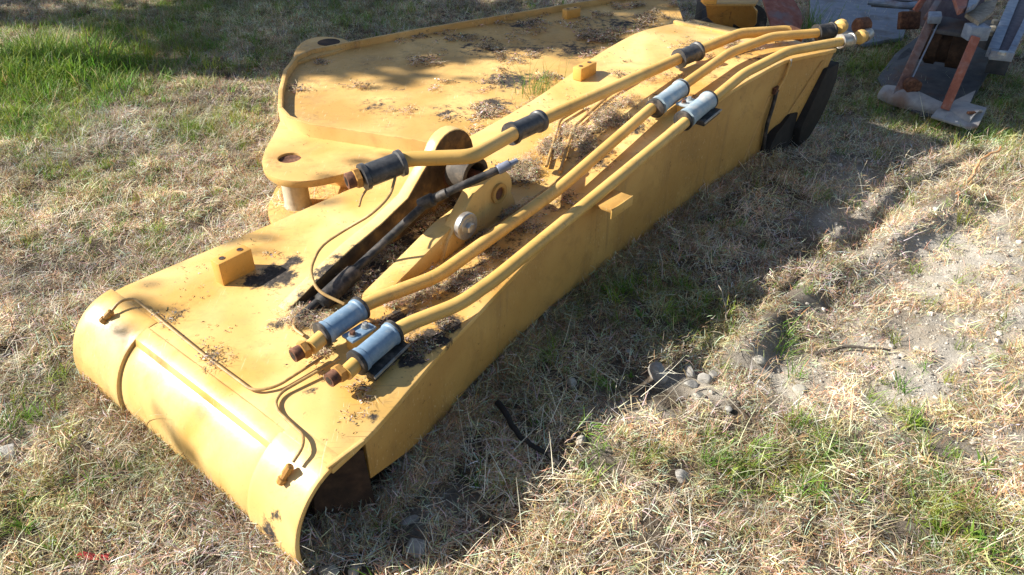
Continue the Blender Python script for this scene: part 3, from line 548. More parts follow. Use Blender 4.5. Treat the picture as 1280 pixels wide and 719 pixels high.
# thin grease lines
def line(pts, r=.0042, rad=.05, label=None):
    mb = MB(); mb.tube(pts, r, 10, rad, 7); return part('grease_line', mb, M['line'], boom, label=label)
line([(-0.3511, 2.0945, 0.5370), (-0.3564, 2.0115, 0.5193), (-0.4063, 1.9610, 0.4863), (-0.4952, 1.9647, 0.4301), (-0.5633, 1.9286, 0.3972), (-0.5776, 1.8366, 0.3739), (-0.5452, 1.7641, 0.3525), (-0.4672, 1.7362, 0.3286)], .0045)
line([(-0.4283, 2.0422, 0.5268), (-0.4442, 2.0254, 0.5092), (-0.4472, 1.9911, 0.4959)], .0035)
line([(-0.5793, 1.7925, 0.2845), (-0.6129, 1.7558, 0.2805), (-0.6083, 1.6944, 0.2767), (-0.5695, 1.6590, 0.2766)], .0045)
g = line([(-1.1612, 1.7856, 0.2581), (-1.1351, 1.8130, 0.2838), (-1.0979, 1.8244, 0.2842), (-1.0444, 1.7847, 0.2703), (-0.8373, 1.6014, 0.2677), (-0.6534, 1.4477, 0.2675), (-0.5968, 1.4580, 0.2716), (-0.4971, 1.5639, 0.2825)], .0042, .04)
mb = MB(); mb.lathe((-1.1856, 1.7779, 0.2350), V((-1.1367, 1.7929, 0.2814))-V((-1.1856, 1.7779, 0.2350)), [(0, .012), (.012, .012), (.014, .008), (.02, .008), (.022, .0105), (.042, .0105), (.045, .007)], 8); part('grease_fitting', mb, M['brass'], g)
g = line([(-0.5017, 1.2208, 0.2568), (-0.4834, 1.2492, 0.2737), (-0.4891, 1.2898, 0.2709), (-0.5708, 1.3740, 0.2668), (-0.5871, 1.4090, 0.2684), (-0.5783, 1.4403, 0.2716), (-0.4497, 1.5506, 0.2883)], .0042, .035)
mb = MB(); mb.lathe((-0.5336, 1.1995, 0.2108), V((-0.4963, 1.2209, 0.2673))-V((-0.5336, 1.1995, 0.2108)), [(0, .010), (.014, .012), (.016, .008), (.026, .008), (.028, .0105), (.05, .0105), (.053, .007)], 8); part('grease_fitting', mb, M['brass'], g)
line([(-0.2060, 1.9869, 0.3031), (-0.0513, 2.1455, 0.3403), (0.1363, 2.3588, 0.3727), (0.2889, 2.5695, 0.3986)], .006, .05)
line([(0.1217, 2.4874, 0.3817), (0.1861, 2.8291, 0.4121), (0.2867, 2.9385, 0.4270)], .006, .03)
line([(0.1676, 2.4443, 0.3813), (0.2313, 2.7585, 0.4096), (0.3887, 3.0104, 0.4390), (0.5407, 3.1876, 0.4551)], .006, .03)

# ------------------------------------------------------------------ THE STICK lying on its side behind the boom
stick = thing('excavator_stick', (-0.6249, 4.1488, 0.0000), 'yellow excavator stick lying on its side behind the boom, raised rim round its flat web', 'excavator arm')
SZ, RZ, LZ = .275, .31, .25
# outline of the box, as the rim runs round it
inner_in = [W(2.02, 1.93, RZ), (-0.3836, 2.8706, 0.3100), (-0.6553, 2.9649, 0.3100), (-0.8497, 3.0304, 0.3100), (-0.9579, 3.1067, 0.3100), (-1.0217, 3.2133, 0.3100), (-1.0704, 3.4241, 0.3100), (-1.1104, 3.6801, 0.3100), (-1.1051, 3.8930, 0.3100), (-1.0482, 4.0070, 0.3100), (-0.8924, 4.1130, 0.3100), (-0.5344, 4.3542, 0.3100), (-0.1849, 4.5548, 0.3100), (0.2920, 4.8416, 0.3100), (0.5857, 5.0059, 0.3100), (1.0513, 5.3018, 0.3100)]
def offset_path(P, d):
    out = []
    for i, p in enumerate(P):
        a = P[max(i-1, 0)]; b = P[min(i+1, len(P)-1)]; t = (V(b)-V(a)); t.z = 0; t.normalize(); n = V((t.y, -t.x, 0)); out.append(V(p)+n*d)
    return out
P0 = [V(p) for p in inner_in]; P1 = offset_path(P0, .02)
mb = MB(); secs = [[p, q, V((q.x, q.y, LZ-.002)), V((p.x, p.y, .0))] for p, q in zip(P0, P1)]
mb.sweep(secs); part('rim', mb, M['stick'], stick, .003)
far_r = [W(3.9, 1.95, SZ), W(3.3, 1.94, SZ), W(2.9, 1.93, SZ), W(2.4, 1.88, SZ), W(2.05, 1.9, SZ)]
web = [V((q.x, q.y, SZ)) for q in P1]+[V(p) for p in far_r]
cx = sum((p for p in web), V((0, 0, 0)))/len(web)
mb = MB()
rings = []; 
for k in range(1, 9):
    t = k/8; rings.append([cx.lerp(p, t)+V((0, 0, (.012*(mnoise.noise(cx.lerp(p, t)*2.2))) if k < 8 else 0)) for p in web])
n = len(web); vs = [cx]+[p for r in rings for p in r]; fs = [(0, 1+k, 1+(k+1) % n) for k in range(n)]
for j in range(7):
    for k in range(n): fs.append((1+j*n+k, 1+(j+1)*n+k, 1+(j+1)*n+(k+1) % n, 1+j*n+(k+1) % n))
mb.add(vs, fs); part('side_plate', mb, M['stick'], stick)
# lug plates with pin between
def lug(pts, z, th): return [V((p[0], p[1], z)) for p in pts]
lo = [(-1.0238, 3.2512, 0.2500), (-1.0108, 3.0860, 0.2500), (-1.0099, 2.9256, 0.2500), (-0.9959, 2.7989, 0.2500), (-0.9513, 2.7007, 0.2500), (-0.8731, 2.6336, 0.2500), (-0.7717, 2.6271, 0.2500), (-0.6744, 2.6736, 0.2500), (-0.5351, 2.7703, 0.2500), (-0.2650, 2.9645, 0.2500), W(2.05, 2.0, .25), (-0.4412, 3.0611, 0.2500), (-0.7623, 3.1453, 0.2500)]
def smooth_loop(P, it=1):
    for _ in range(it):
        Q = []
        for i in range(len(P)): a, b = V(P[i]), V(P[(i+1) % len(P)]); Q += [a*.75+b*.25, a*.25+b*.75]
        P = Q
    return P
ls = smooth_loop(lo, 2); mb = MB(); mb.ring_plate([p-V((0, 0, .03)) for p in ls], V((-0.8903, 2.8353, 0.2500))-V((0, 0, .03)), .046, (0, 0, .03), 120); l1 = part('lug_plate', mb, M['stick'], stick, .003)
mb = MB(); q = QP = V((-0.8903, 2.8353, 0.2500)); mb.lathe(q-V((0, 0, .012)), (0, 0, 1), [(-.012, .0455), (.002, .0455), (.003, .038), (-.001, .030), (-.002, 0)], 28); part('pin_end', mb, M['rust'], l1)
dx = V((-0.9874, 2.8520, 0.0300))-V((-0.9466, 2.8427, 0.2500)); dx.z = 0
mb = MB(); mb.prism([V((p.x, p.y, .005))-V((.01, .02, 0)) for p in ls], (0, 0, .032)); part('lug_plate', mb, M['stick'], stick, .003)
mb = MB(); mb.lathe((q.x-.0, q.y, .03), (0, 0, 1), [(0, .06), (.02, .052), (.188, .052)], 26); part('pin_boss', mb, M['tan'], stick)
mb = MB(); bo = [(-1.1061, 3.8308, 0.2900), (-1.1459, 4.0560, 0.2900), (-1.1311, 4.2183, 0.2900), (-1.0585, 4.2892, 0.2900), (-0.9430, 4.2606, 0.2900), (-0.8630, 4.1768, 0.2900), (-0.8847, 4.0560, 0.2900), (-1.0591, 3.8913, 0.2900)]
bo = smooth_loop(bo, 2); mb.prism([p-V((0, 0, .03)) for p in bo], (0, 0, .03)); l2 = part('lug_plate', mb, M['stick'], stick, .003)
mb = MB(); mb.lathe(V((-0.9882, 4.1768, 0.2900))-V((0, 0, .001)), (0, 0, 1), [(0, .06), (.003, .06)], 24); part('pin_hole', mb, M['rust_in'], l2)
c = V((0.3525, 4.6949, 0.2750)); b = block(W(c.dot(DU), c.dot(DY), .268), .10, .05, .06, stick, -.3)

# ------------------------------------------------------------------ small yellow machine part behind the far end of the boom
yb = thing('yellow_bracket', (1.2507, 4.5580, 0.3000), 'small bent yellow bracket behind the far end of the boom', 'bracket')
mb = MB(); a = [(0.9981, 4.0984, 0.5000), (1.1287, 4.1285, 0.5000), (1.2373, 4.0984, 0.5000), (1.2392, 4.0103, 0.5000), (1.2854, 4.1348, 0.4000), (1.3019, 4.2995, 0.3000), (1.1761, 4.3287, 0.3000), (1.0350, 4.1811, 0.4200)]
mb.prism([V(p) for p in a], V((.01, .02, 0))); part('bent_plate', mb, M['yellow_side'], yb, .003)
mb = MB(); mb.prism([V((0.9981, 4.0984, 0.5000)), V((1.2538, 4.0984, 0.5000)), V((1.2538, 4.0984, 0.5000))+V((.06, .16, -.02)), V((1.0063, 4.0984, 0.5000))+V((.0, .16, -.02))], (0, 0, .012)); part('top_flange', mb, M['yellow_side'], yb, .002)
mb = MB(); mb.lathe((1.2830, 4.2626, 0.3800), V((.0, -1, .1)), [(0, .09), (.03, .09), (.031, .075)], 24); part('pin_boss', mb, M['black'], yb)
mb = MB(); mb.box(V((1.0084, 3.9699, 0.5500))+V((0, .12, 0)), (.035, 0, 0), (0, .03, 0), (0, 0, .03)); part('welded_nut', mb, M['orange'], yb, .004)
mb = MB(); mb.box(V((1.3216, 4.8929, 0.1800))+V((0, .2, 0)), (.12, 0, 0), (0, .09, 0), (0, 0, .18)); part('base_leg', mb, M['darkgrey'], yb, .004)

# ------------------------------------------------------------------ the grey and rust implement in the shade, top right
imp = thing('ground_implement', (2.5257, 4.4012, 0.0000), 'rusty grey steel implement in the shade with two red oxide bars', 'farm implement')
mb = MB(); mb.prism([(2.0929, 4.3186, 0.0300), (2.0404, 4.0475, 0.0300), (2.1084, 3.7810, 0.0300), (2.2856, 3.7187, 0.0300), (2.7301, 4.3447, 0.0300), (2.9582, 4.6744, 0.1000), (2.5755, 4.9113, 0.1000), (2.3335, 4.6776, 0.0500)], (0, 0, .012)); part('pan_plate', mb, M['darkgrey'], imp, .003)
# curved shoe: rolled strip across the front
A, B = V((2.0350, 4.0295, 0.0550)), V((2.3193, 3.6798, 0.0550)); ax = (B-A).normalized(); s_ = V((ax.y, -ax.x, 0))
mb = MB(); secs = []
for t in np.linspace(-.06, 1.04, 14):
    c = A.lerp(B, t); r = .06+.012*math.sin(t*7); secs.append([c+s_*math.cos(a)*r*1.1+V((0, 0, math.sin(a)*r*.8)) for a in np.linspace(-.4, 2.6, 10)]+[c+s_*math.cos(a)*(r-.01)*1.1+V((0, 0, math.sin(a)*(r-.01)*.8)) for a in np.linspace(2.6, -.4, 10)])
mb.sweep(secs); part('rolled_shoe', mb, M['grey'], imp)
mb = MB(); mb.prism([(2.1927, 3.7720, 0.0900), (2.3042, 3.8262, 0.0900), (2.4125, 3.7418, 0.0850), (2.3058, 3.5916, 0.0500), (2.2666, 3.5854, 0.0400), (2.1118, 3.6882, 0.0600)], (0, 0, .012)); sl = part('shoe_end', mb, M['grey'], imp, .003)
mb = MB(); mb.box(V((2.2843, 3.6511, 0.1050)), V((.02, .004, 0)), V((-.002, .008, 0)), (0, 0, .006)); part('lug', mb, M['rust'], sl, .002)
mb = MB(); mb.prism([(2.2986, 3.8515, 0.0800), (2.4672, 3.9729, 0.0900), (2.3489, 3.7952, 0.0850)], (0, 0, .01)); part('gusset', mb, M['grey'], imp, .001)
mb = MB(); cc = V((2.1023, 3.9213, 0.1400)); mb.prism(smooth_loop([cc+V((.06*math.cos(a_)*random.uniform(.6, 1.1), 0, .045*math.sin(a_)*random.uniform(.6, 1.1))) for a_ in np.linspace(0, 2*math.pi, 9, endpoint=False)], 1), (0, .05, 0)); part('rusty_lug', mb, M['rust'], imp, .004)
rk = [V((2.0190, 3.8337, 0.1000))+V((random.gauss(0, .05), random.gauss(0, .03), random.gauss(0, .015))) for _ in range(1)]
def bar(a, b, w, t, mat, name, parent, nrm=(1, 0, 0), label=None, bev=.002):
    a, b = V(a), V(b); d = (b-a); l = d.length; d.normalize(); n = V(nrm); n = (n-d*n.dot(d)).normalized(); k = d.cross(n)
    mb = MB(); mb.box((a+b)/2, d*l/2, n*w/2, k*t/2); return part(name, mb, mat, parent, bev, label=label)
b1 = bar((2.0394, 3.9444, 0.0700), (2.2032, 4.1373, 0.4200), .045, .012, M['rustbar'], 'oxide_bar', imp, label='left bar, brown and faded')
bar(V((2.0649, 3.9444, 0.0700))+V((.03, .03, 0)), V((2.2197, 4.1085, 0.4200))+V((.03, .03, 0)), .05, .008, M['bluegrey'], 'bar_backing', b1, (.6, 1, 0))
b2 = bar((2.1937, 3.7295, 0.0900), (2.2978, 3.8506, 0.4200), .045, .012, M['redbar'], 'oxide_bar', imp, label='right bar, brick red')
mb = MB(); mb.box(V((2.3166, 3.8958, 0.4300)), (.05, 0, 0), (0, .04, 0), (0, 0, .035)); part('bar_head', mb, M['bluegrey'], b2, .006)
mb = MB(); mb.box(V((2.2207, 4.1457, 0.4300)), (.035, 0, 0), (.02, .05, 0), (0, 0, .02)); part('bar_head', mb, M['bluegrey'], b1, .006)
mb = MB(); a, b = V((2.2652, 4.3185, 0.2500)), V((2.4964, 4.1798, 0.2500)); d = b-a; L_ = d.length
mb.lathe(a, d, [(0, .06), (.0, .09), (.05, .09), (.06, .105), (L_*.4, .105), (L_*.42, .09), (L_*.6, .09), (L_*.62, .11), (L_-.02, .11), (L_, .06)], 26); rl = part('cross_roller', mb, M['rust_in'], imp)
for t in (.42, .72):
    mb = MB(); c = a.lerp(b, t)+V((0, -.06, .085)); mb.lathe(c, V((0, -.6, .8)), [(0, .016), (.012, .016), (.016, .01)], 6); part('bolt', mb, M['steel'], rl)
mb = MB(); mb.prism([(2.2647, 4.2520, 0.4000), (2.3525, 4.1636, 0.4000), (2.3957, 4.0782, 0.4000), (2.3435, 4.0195, 0.3600), (2.1800, 4.1289, 0.3600)], (0, 0, .02)); part('deck_plate', mb, M['darkgrey'], imp, .003)
mb = MB(); mb.prism([(2.3154, 4.0394, 0.4600), (2.5132, 4.2474, 0.4600), (2.6224, 4.3102, 0.4600), (2.4734, 4.0681, 0.4600), (2.3036, 3.8743, 0.4600)], (0, 0, .025)); part('arm_plate', mb, M['wood'], imp, .004)
mb = MB(); mb.prism([(2.3109, 4.1898, 0.5000), (2.4564, 4.3171, 0.5000), (2.2783, 3.9816, 0.5000), (2.2116, 3.9253, 0.5000)], (0, 0, .03)); part('hinge_plate', mb, M['redbar'], imp, .004)
mb = MB(); mb.prism([(2.4493, 4.2847, 0.5000), (2.5844, 4.3833, 0.5000), (2.3549, 4.0393, 0.5000), (2.2648, 3.9533, 0.5000)], (0, 0, .03)); part('hinge_plate', mb, M['bluegrey'], imp, .004)
mb = MB(); mb.prism([(2.2457, 4.5571, 0.3500), (2.3561, 4.5571, 0.3500), (2.3770, 4.5567, 0.2500), (2.2651, 4.5567, 0.2500)], V((.0, .05, -.02))); part('counterweight', mb, M['rust'], imp, .005)
bar((2.2265, 4.3749, 0.4000), (2.2701, 4.3833, 0.5000), .03, .02, M['redbar'], 'brace', imp)
bar((2.1844, 4.1518, 0.4200), (2.3574, 4.3833, 0.5000), .03, .02, M['rustbar'], 'brace', imp)
bar((2.2275, 4.9333, 0.3000), (2.4837, 4.8613, 0.3000), .05, .02, M['darkgrey'], 'draw_bar', imp, (0, 0, 1))
mb = MB(); mb.tube([(2.1417, 4.7992, 0.3400), (2.2480, 4.7639, 0.3400), (2.3148, 4.6945, 0.3400), (2.4004, 4.7290, 0.3400)], .02, 10); part('pipe_rail', mb, M['bluegrey'], imp)
mb = MB(); mb.box(V((2.6418, 4.8435, 0.3000)), (.16, 0, 0), (0, .12, 0), (0, 0, .1)); part('gear_box', mb, M['purple'], imp, .012)
mb = MB(); mb.box(V((2.7767, 4.5335, 0.2200)), (.06, 0, 0), (0, .1, 0), (0, 0, .06)); part('side_block', mb, M['darkgrey'], imp, .01)
for q in ((2.6777, 4.3581, 0.3000), (2.7531, 4.4794, 0.3000), (2.6157, 4.2707, 0.3000)):
    mb = MB(); mb.lathe(V(q), (0, 0, 1), [(0, .02), (.02, .02), (.025, .014)], 6); part('bolt', mb, M['tan'], imp)
# rails on the right
r1 = bar((2.4441, 3.9124, 0.3200), (3.3394, 5.3020, 0.3200), .05, .05, M['bluegrey'], 'side_rail', imp)
bar((2.5212, 3.9609, 0.3000), (3.4769, 5.3849, 0.3000), .075, .03, M['purple'], 'rail_channel', imp)
bar((2.5272, 3.8930, 0.3100), (3.5189, 5.3435, 0.3100), .03, .05, M['bluegrey'], 'side_rail', imp)
bar((2.4193, 3.8875, 0.3200), (2.5172, 3.8506, 0.3200), .03, .045, M['bluegrey'], 'rail_end', imp)
bar((2.6755, 4.2910, 0.1600), (2.7640, 4.2374, 0.1600), .12, .12, M['darkgrey'], 'rail_foot', imp)
mb = MB(); mb.lathe((2.4219, 3.7964, 0.3500), (0, 0, 1), [(0, .02), (.012, .018)], 8); part('bolt', mb, M['steel'], imp)

# ------------------------------------------------------------------ flat slab and rusty plate behind
mb = MB(); a = [(2.0394, 5.3725, 0.0300), (2.2333, 4.8926, 0.0300), (2.5306, 5.0223, 0.0300), (3.3987, 6.7676, 0.0300), (2.4657, 6.7676, 0.0300)]
mb.prism([V(p) for p in a], (0, 0, .03)); single('concrete_slab', mb, M['slab'], V((2.4878, 5.7096, 0.0000)), 'blue grey slab lying flat behind the boom tip', 'slab', bev=.01)
mb = MB(); a = [(1.6475, 4.9618, 0.1400), (1.8643, 5.0630, 0.1000), (1.9209, 5.1733, 0.1400), (1.8589, 5.4223, 0.2600), (1.6703, 5.4223, 0.2600)]
mb.prism([V(p) for p in a], (0, .01, -.02)); single('rusty_plate', mb, M['redbar'], V((1.9960, 5.7096, 0.0000)), 'leaning rusty red sheet of steel behind the boom', 'steel plate', bev=.004)

# ------------------------------------------------------------------ stones
ROCKS = []
def rock(name, px, r, seed, mat, label, group=None, flat=.6):
    r *= 1.12
    bm = bmesh.new(); bmesh.ops.create_icosphere(bm, subdivisions=3, radius=1); rs = random.Random(seed)
    pl = [(V((rs.gauss(0, 1), rs.gauss(0, 1), rs.gauss(0, 1))).normalized(), rs.uniform(.55, .85)) for _ in range(9)]
    sx = V((rs.uniform(.8, 1.25), rs.uniform(.7, 1), flat))
    for v in bm.verts:
        for n_, d in pl:
            k = v.co.dot(n_)
            if k > d: v.co -= n_*(k-d)
        v.co = V((v.co.x*sx.x, v.co.y*sx.y, v.co.z*sx.z))*r*(1+.05*mnoise.noise(v.co*4+V((seed, 0, 0))))
    ROCKS.append((px[0], px[1], r))
    me = bpy.data.meshes.new(name); bm.to_mesh(me); bm.free(); me.shade_smooth(); me.set_sharp_from_angle(angle=math.radians(38)); me.materials.append(mat)
    o = bpy.data.objects.new(name, me); COL.objects.link(o); p = V(px); o.location = (p.x, p.y, hz(p.x, p.y)+r*flat*.45); o.rotation_euler = (rs.uniform(-.3, .3), rs.uniform(-.3, .3), rs.uniform(0, 6))
    return tag(o, label, 'stone', group)
SG = 'stones scattered in the grass'
rock('stone', (0.4550, 1.8147, 0.0000), .034, 1, M['stone'], 'largest grey angular stone on the shadow edge, left of the stone cluster', SG, .8)
rock('stone', (0.5587, 1.8373, 0.0000), .022, 2, M['stone'], 'grey stone at the upper left of the small cluster', SG)
rock('stone', (0.5969, 1.8036, 0.0000), .026, 3, M['stone'], 'squarish grey stone at the right of the small cluster', SG, .7)
rock('stone', (0.5506, 1.7815, 0.0000), .02, 4, M['stone'], 'low grey stone in the middle of the small cluster', SG)
rock('stone', (0.5601, 1.7172, 0.0000), .021, 5, M['stone_pale'], 'round pale stone just below the small cluster', SG, .8)
rock('stone', (0.6306, 1.8222, 0.0000), .018, 6, M['stone'], 'small grey stone at the right edge of the cluster', SG)
rock('stone', (0.1812, 1.7706, 0.0000), .019, 7, M['stone_pale'], 'pale beige pebble alone in the shade of the boom', SG, .8)
rock('stone', (0.1927, 1.5251, 0.0000), .018, 8, M['stone_pale'], 'pale round pebble at the near end of the dark root', SG)
rock('stone', (0.4607, 1.4090, 0.0000), .028, 9, M['stone'], 'flat brownish stone in the sunlit straw below the cluster', SG, .4)
rock('stone', (0.7807, 1.8719, 0.0000), .024, 10, M['stone_pale'], 'white flat stone chip in the sun right of the cluster', SG, .4)
rock('stone', (0.8788, 1.7454, 0.0000), .024, 11, M['stone_pale'], 'pale chip on the bare soil right of the white chip', SG, .5)
rock('stone', (0.6357, 1.6591, 0.0000), .02, 12, M['stone'], 'grey pebble below and right of the round pale stone', SG)
rock('stone', (-0.2338, 1.1795, 0.0000), .028, 13, M['stone'], 'dark stone in the shade near the boom foot', SG)
rock('stone', (-0.4309, 1.1105, 0.0000), .022, 14, M['stone_pale'], 'pale stone at the bottom edge below the boom foot', SG)
rock('stone', (-0.3719, 1.1083, 0.0000), .02, 15, M['stone_pale'], 'second pale stone at the bottom edge, right of the first', SG)
rock('stone', (-1.3898, 1.4921, 0.0000), .03, 16, M['stone'], 'brown flat stone at the far left edge', SG, .5)
rock('stone', (0.3753, 1.9353, 0.0000), .014, 17, M['stone_pale'], 'small white chip in the shade above the large grey stone', SG, .5)
rock('stone', (1.5158, 2.0750, 0.0000), .02, 18, M['stone_pale'], 'pale clod on the bare soil at the right', SG, .6)
rock('stone', (-0.2584, 1.2627, 0.0000), .02, 19, M['stone'], 'small grey stone above the dark stone in the shade', SG)

# ------------------------------------------------------------------ sticks and scraps on the ground
def twig(name, pts, r, mat, label, cat, taper=.5, wob=.006, n=8):
    P = []
    for i in range(len(pts)-1):
        a, b = V(pts[i]), V(pts[i+1])
        for k in range(4): q = a.lerp(b, k/4); P.append(q+V((random.gauss(0, wob), random.gauss(0, wob), random.gauss(0, wob*.5))))
    P.append(V(pts[-1])); mb = MB(); mb.tube(P, r, n, .02, 3, taper); return mb
def gz(p, dz): p = V(p); return V((p.x, p.y, hz(p.x, p.y)+dz))
st = thing('fallen_stick', gz((1.9135, 2.9277, 0.0000), 0), 'crooked orange brown stick standing out of the soil mound at right', 'stick')
part('stick_stem', twig('', [gz((1.8797, 2.8995, 0.0000), .0), gz((1.9863, 3.0297, 0.0000), .02), gz((2.0705, 3.1528, 0.0000), .04), gz((2.1465, 3.2335, 0.0000), .06), gz((2.2581, 3.3002, 0.0000), .08)], .010, M['stickwood'], '', '', .45, .006), M['stickwood'], st)
part('stick_branch', twig('', [gz((2.0260, 3.0904, 0.0000), .03), gz((2.0109, 3.0297, 0.0000), .02), gz((2.0317, 3.0148, 0.0000), .01)], .006, M['stickwood'], '', '', .4, .003), M['stickwood'], st)
single('dead_root', twig('', [gz((-0.0328, 1.6490, 0.0000), .04), gz((0.0000, 1.5527, 0.0000), .05), gz((0.0551, 1.4833, 0.0000), .05), gz((0.1294, 1.4258, 0.0000), .03)], .010, M['bark'], '', '', .6, .006), M['soot'], gz((0.0445, 1.5070, 0.0000), 0), 'dark curved root lying in the shade of the boom', 'root')
single('dead_branch', twig('', [gz((0.9797, 1.9232, 0.0000), .012), gz((1.0886, 1.9393, 0.0000), .02), gz((1.2169, 1.9232, 0.0000), .015)], .007, M['bark'], '', '', .5, .005), M['bark'], gz((1.0857, 1.9313, 0.0000), 0), 'thin grey branch lying on the bare soil right of centre', 'branch')
single('straw_stalk', twig('', [gz((0.4248, 1.6658, 0.0000), .02), gz((0.5388, 1.7706, 0.0000), .04), gz((0.6331, 1.6998, 0.0000), .03), gz((0.6699, 1.6065, 0.0000), .02)], .0025, M['wood'], '', '', .5, .003), M['wood'], gz((0.5256, 1.6998, 0.0000), 0), 'pale bent stalk across the stone cluster', 'stalk')
tw = thing('dead_twig', gz((0.6487, 2.1383, 0.0000), 0), 'thin forked dead twig standing in the shade right of the boom', 'twig')
part('twig_stem', twig('', [gz((0.7433, 2.0706, 0.0000), .0), gz((0.7315, 2.1383, 0.0000), .06), gz((0.7081, 2.2233, 0.0000), .1)], .003, M['wood'], '', '', .5, .004), M['wood'], tw)
for q in ((908, 378, .12), (893, 392, .08), (922, 385, .1)):
    part('twig_fork', twig('', [gz((0.7294, 2.1291, 0.0000), .05), gz(tuple(V((0.7294, 2.1291, 0.0000))+V(((q[0]-905)*.0022, -(q[1]-392)*.002, 0))), q[2])], .002, M['wood'], '', '', .4, .003), M['wood'], tw)
bs_ = V((-2.5228, 4.6069, 0.0000))
dw = thing('dead_weed', gz(bs_, 0), 'dry branching weed stalk beside the tall green grass at top left', 'dry weed')
for k, (dx_, dy_, dz_) in enumerate(((-.02, .05, .28), (.10, .02, .26), (.28, .06, .22), (.33, -.02, .10), (-.10, .0, .18), (.12, .1, .3), (.04, -.08, .2))):
    part('weed_stem', twig('', [gz(bs_, 0), gz(bs_+V((dx_*.4, dy_*.5, 0)), dz_*.55), gz(bs_+V((dx_, dy_, 0)), dz_)], .0035, M['strawp'], '', '', .4, .006, 6), M['strawp'], dw)
mb = MB()
pl = [gz((-1.0482, 1.1500, 0.0000), .012), gz((-1.0252, 1.1545, 0.0000), .022), gz((-0.9914, 1.1478, 0.0000), .018), gz((-0.9597, 1.1456, 0.0000), .026), gz((-0.9636, 1.1367, 0.0000), .012), gz((-0.9980, 1.1367, 0.0000), .01), gz((-1.0296, 1.1389, 0.0000), .008)]
mb.prism(pl, (0, 0, .0015)); single('plastic_scrap', mb, M['redpl'], gz((-1.0077, 1.1456, 0.0000), 0), 'torn scrap of red plastic half buried in straw at lower left', 'litter')

# ------------------------------------------------------------------ plant matter sources (used as instances)
def blade(mb, base, az, lean, L, w, curve, col, seg=3, up=0.):
    """one thin curved leaf"""
    d = V((math.cos(az), math.sin(az), 0)); s = V((-d.y, d.x, 0))*w*.5; p = V(base); vs = []
    a = lean
    for i in range(seg+1):
        t = i/seg; k = 1-.85*t if i else .8
        vs += [p-s*k, p+s*k]; p = p+(d*math.cos(a)+V((0, 0, 1))*math.sin(a))*(L/seg); a += curve/seg
    mb.add(vs, [(2*i, 2*i+1, 2*i+3, 2*i+2) for i in range(seg)], col)
rs = random.Random(3)
STRAW = [(.56, .44, .26), (.64, .54, .36), (.44, .31, .17), (.72, .64, .48), (.28, .17, .09), (.50, .43, .24), (.60, .54, .43), (.38, .22, .12), (.76, .69, .54)]
def variant(mb, name, mat):
    me = mb.mesh(name, mat, 0, (0, 0, 0), 0, False); me.shade_smooth()
    return bpy.data.objects.new(name, me)
straw_v = []
for k in range(12):
    mb = MB(); bend = rs.uniform(0, 6.28)
    for i in range(54):
        r = .05*math.sqrt(rs.random()); a = rs.uniform(0, 6.28); c = rs.choice(STRAW); c = tuple(x*rs.uniform(.75, 1.15) for x in c)
        lean = rs.uniform(-.08, .45) if rs.random() < .78 else rs.uniform(.5, 1.3)
        blade(mb, (r*math.cos(a), r*math.sin(a), rs.uniform(.0, .018)), bend+rs.gauss(0, 1.3), lean, rs.uniform(.016, .062), rs.uniform(.0013, .0034), rs.uniform(-2.2, .6), c)
    straw_v.append(variant(mb, 'straw_tuft', M['plant']))
stalk_v = []
for k in range(6):
    mb = MB()
    for i in range(7):
        c = rs.choice(STRAW[3:4]+STRAW[1:2]+STRAW[6:]); blade(mb, (rs.uniform(-.07, .07), rs.uniform(-.07, .07), rs.uniform(.008, .03)), rs.uniform(0, 6.28), rs.uniform(-.05, .6), rs.uniform(.07, .15), rs.uniform(.0013, .0026), rs.uniform(-1.0, .4), c, 4)
    stalk_v.append(variant(mb, 'straw_stalk', M['plant']))
green_v = []
for k in range(8):
    mb = MB()
    for i in range(20):
        r = .028*math.sqrt(rs.random()); a = rs.uniform(0, 6.28); g = rs.random(); c = (.15+.14*g, .27+.15*g, .035+.03*g)
        if rs.random() < .15: c = rs.choice(STRAW)
        blade(mb, (r*math.cos(a), r*math.sin(a), 0), rs.uniform(0, 6.28), rs.uniform(.7, 1.45), rs.uniform(.03, .085), rs.uniform(.002, .004), rs.uniform(-1.5, -.1), c)
    green_v.append(variant(mb, 'green_blades', M['plant']))
weed_v = []
for k in range(5):
    mb = MB()
    for i in range(9):
        g = rs.random(); c = (.13+.10*g, .24+.12*g, .03+.03*g); blade(mb, (rs.gauss(0, .006), rs.gauss(0, .006), 0), rs.uniform(0, 6.28), rs.uniform(.3, 1.1), rs.uniform(.02, .04), rs.uniform(.008, .014), rs.uniform(-1.2, -.2), c)
    weed_v.append(variant(mb, 'weed_leaf', M['plant']))
def chip_mesh(sc, pal, nf, flat=.22):
    mb = MB()
    for i in range(nf):
        p = V((rs.gauss(0, sc), rs.gauss(0, sc), rs.uniform(.001, .006))); a = rs.uniform(0, 6.28); l = rs.uniform(.003, .011); w = l*rs.uniform(.15, .55)
        d = V((math.cos(a), math.sin(a), rs.uniform(-.15, .15)))*l; s = V((-math.sin(a), math.cos(a), rs.uniform(-flat, flat)))*w
        c = rs.choice(pal); mb.add([p-d, p-s*.8+V((0, 0, .003)), p+d, p+s*.8], [(0, 1, 2, 3)], tuple(x*rs.uniform(.7, 1.2) for x in c))
    return mb
CHIP = [(.10, .07, .05), (.20, .15, .11), (.05, .038, .028), (.36, .29, .21), (.27, .20, .14), (.55, .49, .40), (.60, .55, .47)]
chip_v = []
for k in range(8):
    mb = chip_mesh(.018, CHIP, 14)
    for i in range(9): blade(mb, (rs.gauss(0, .015), rs.gauss(0, .015), .003), rs.uniform(0, 6.28), rs.uniform(-.05, .25), rs.uniform(.02, .06), rs.uniform(.0012, .0026), rs.uniform(-.8, .3), rs.choice(STRAW))
    chip_v.append(variant(mb, 'litter_chip', M['litter']))
chip1_v = []
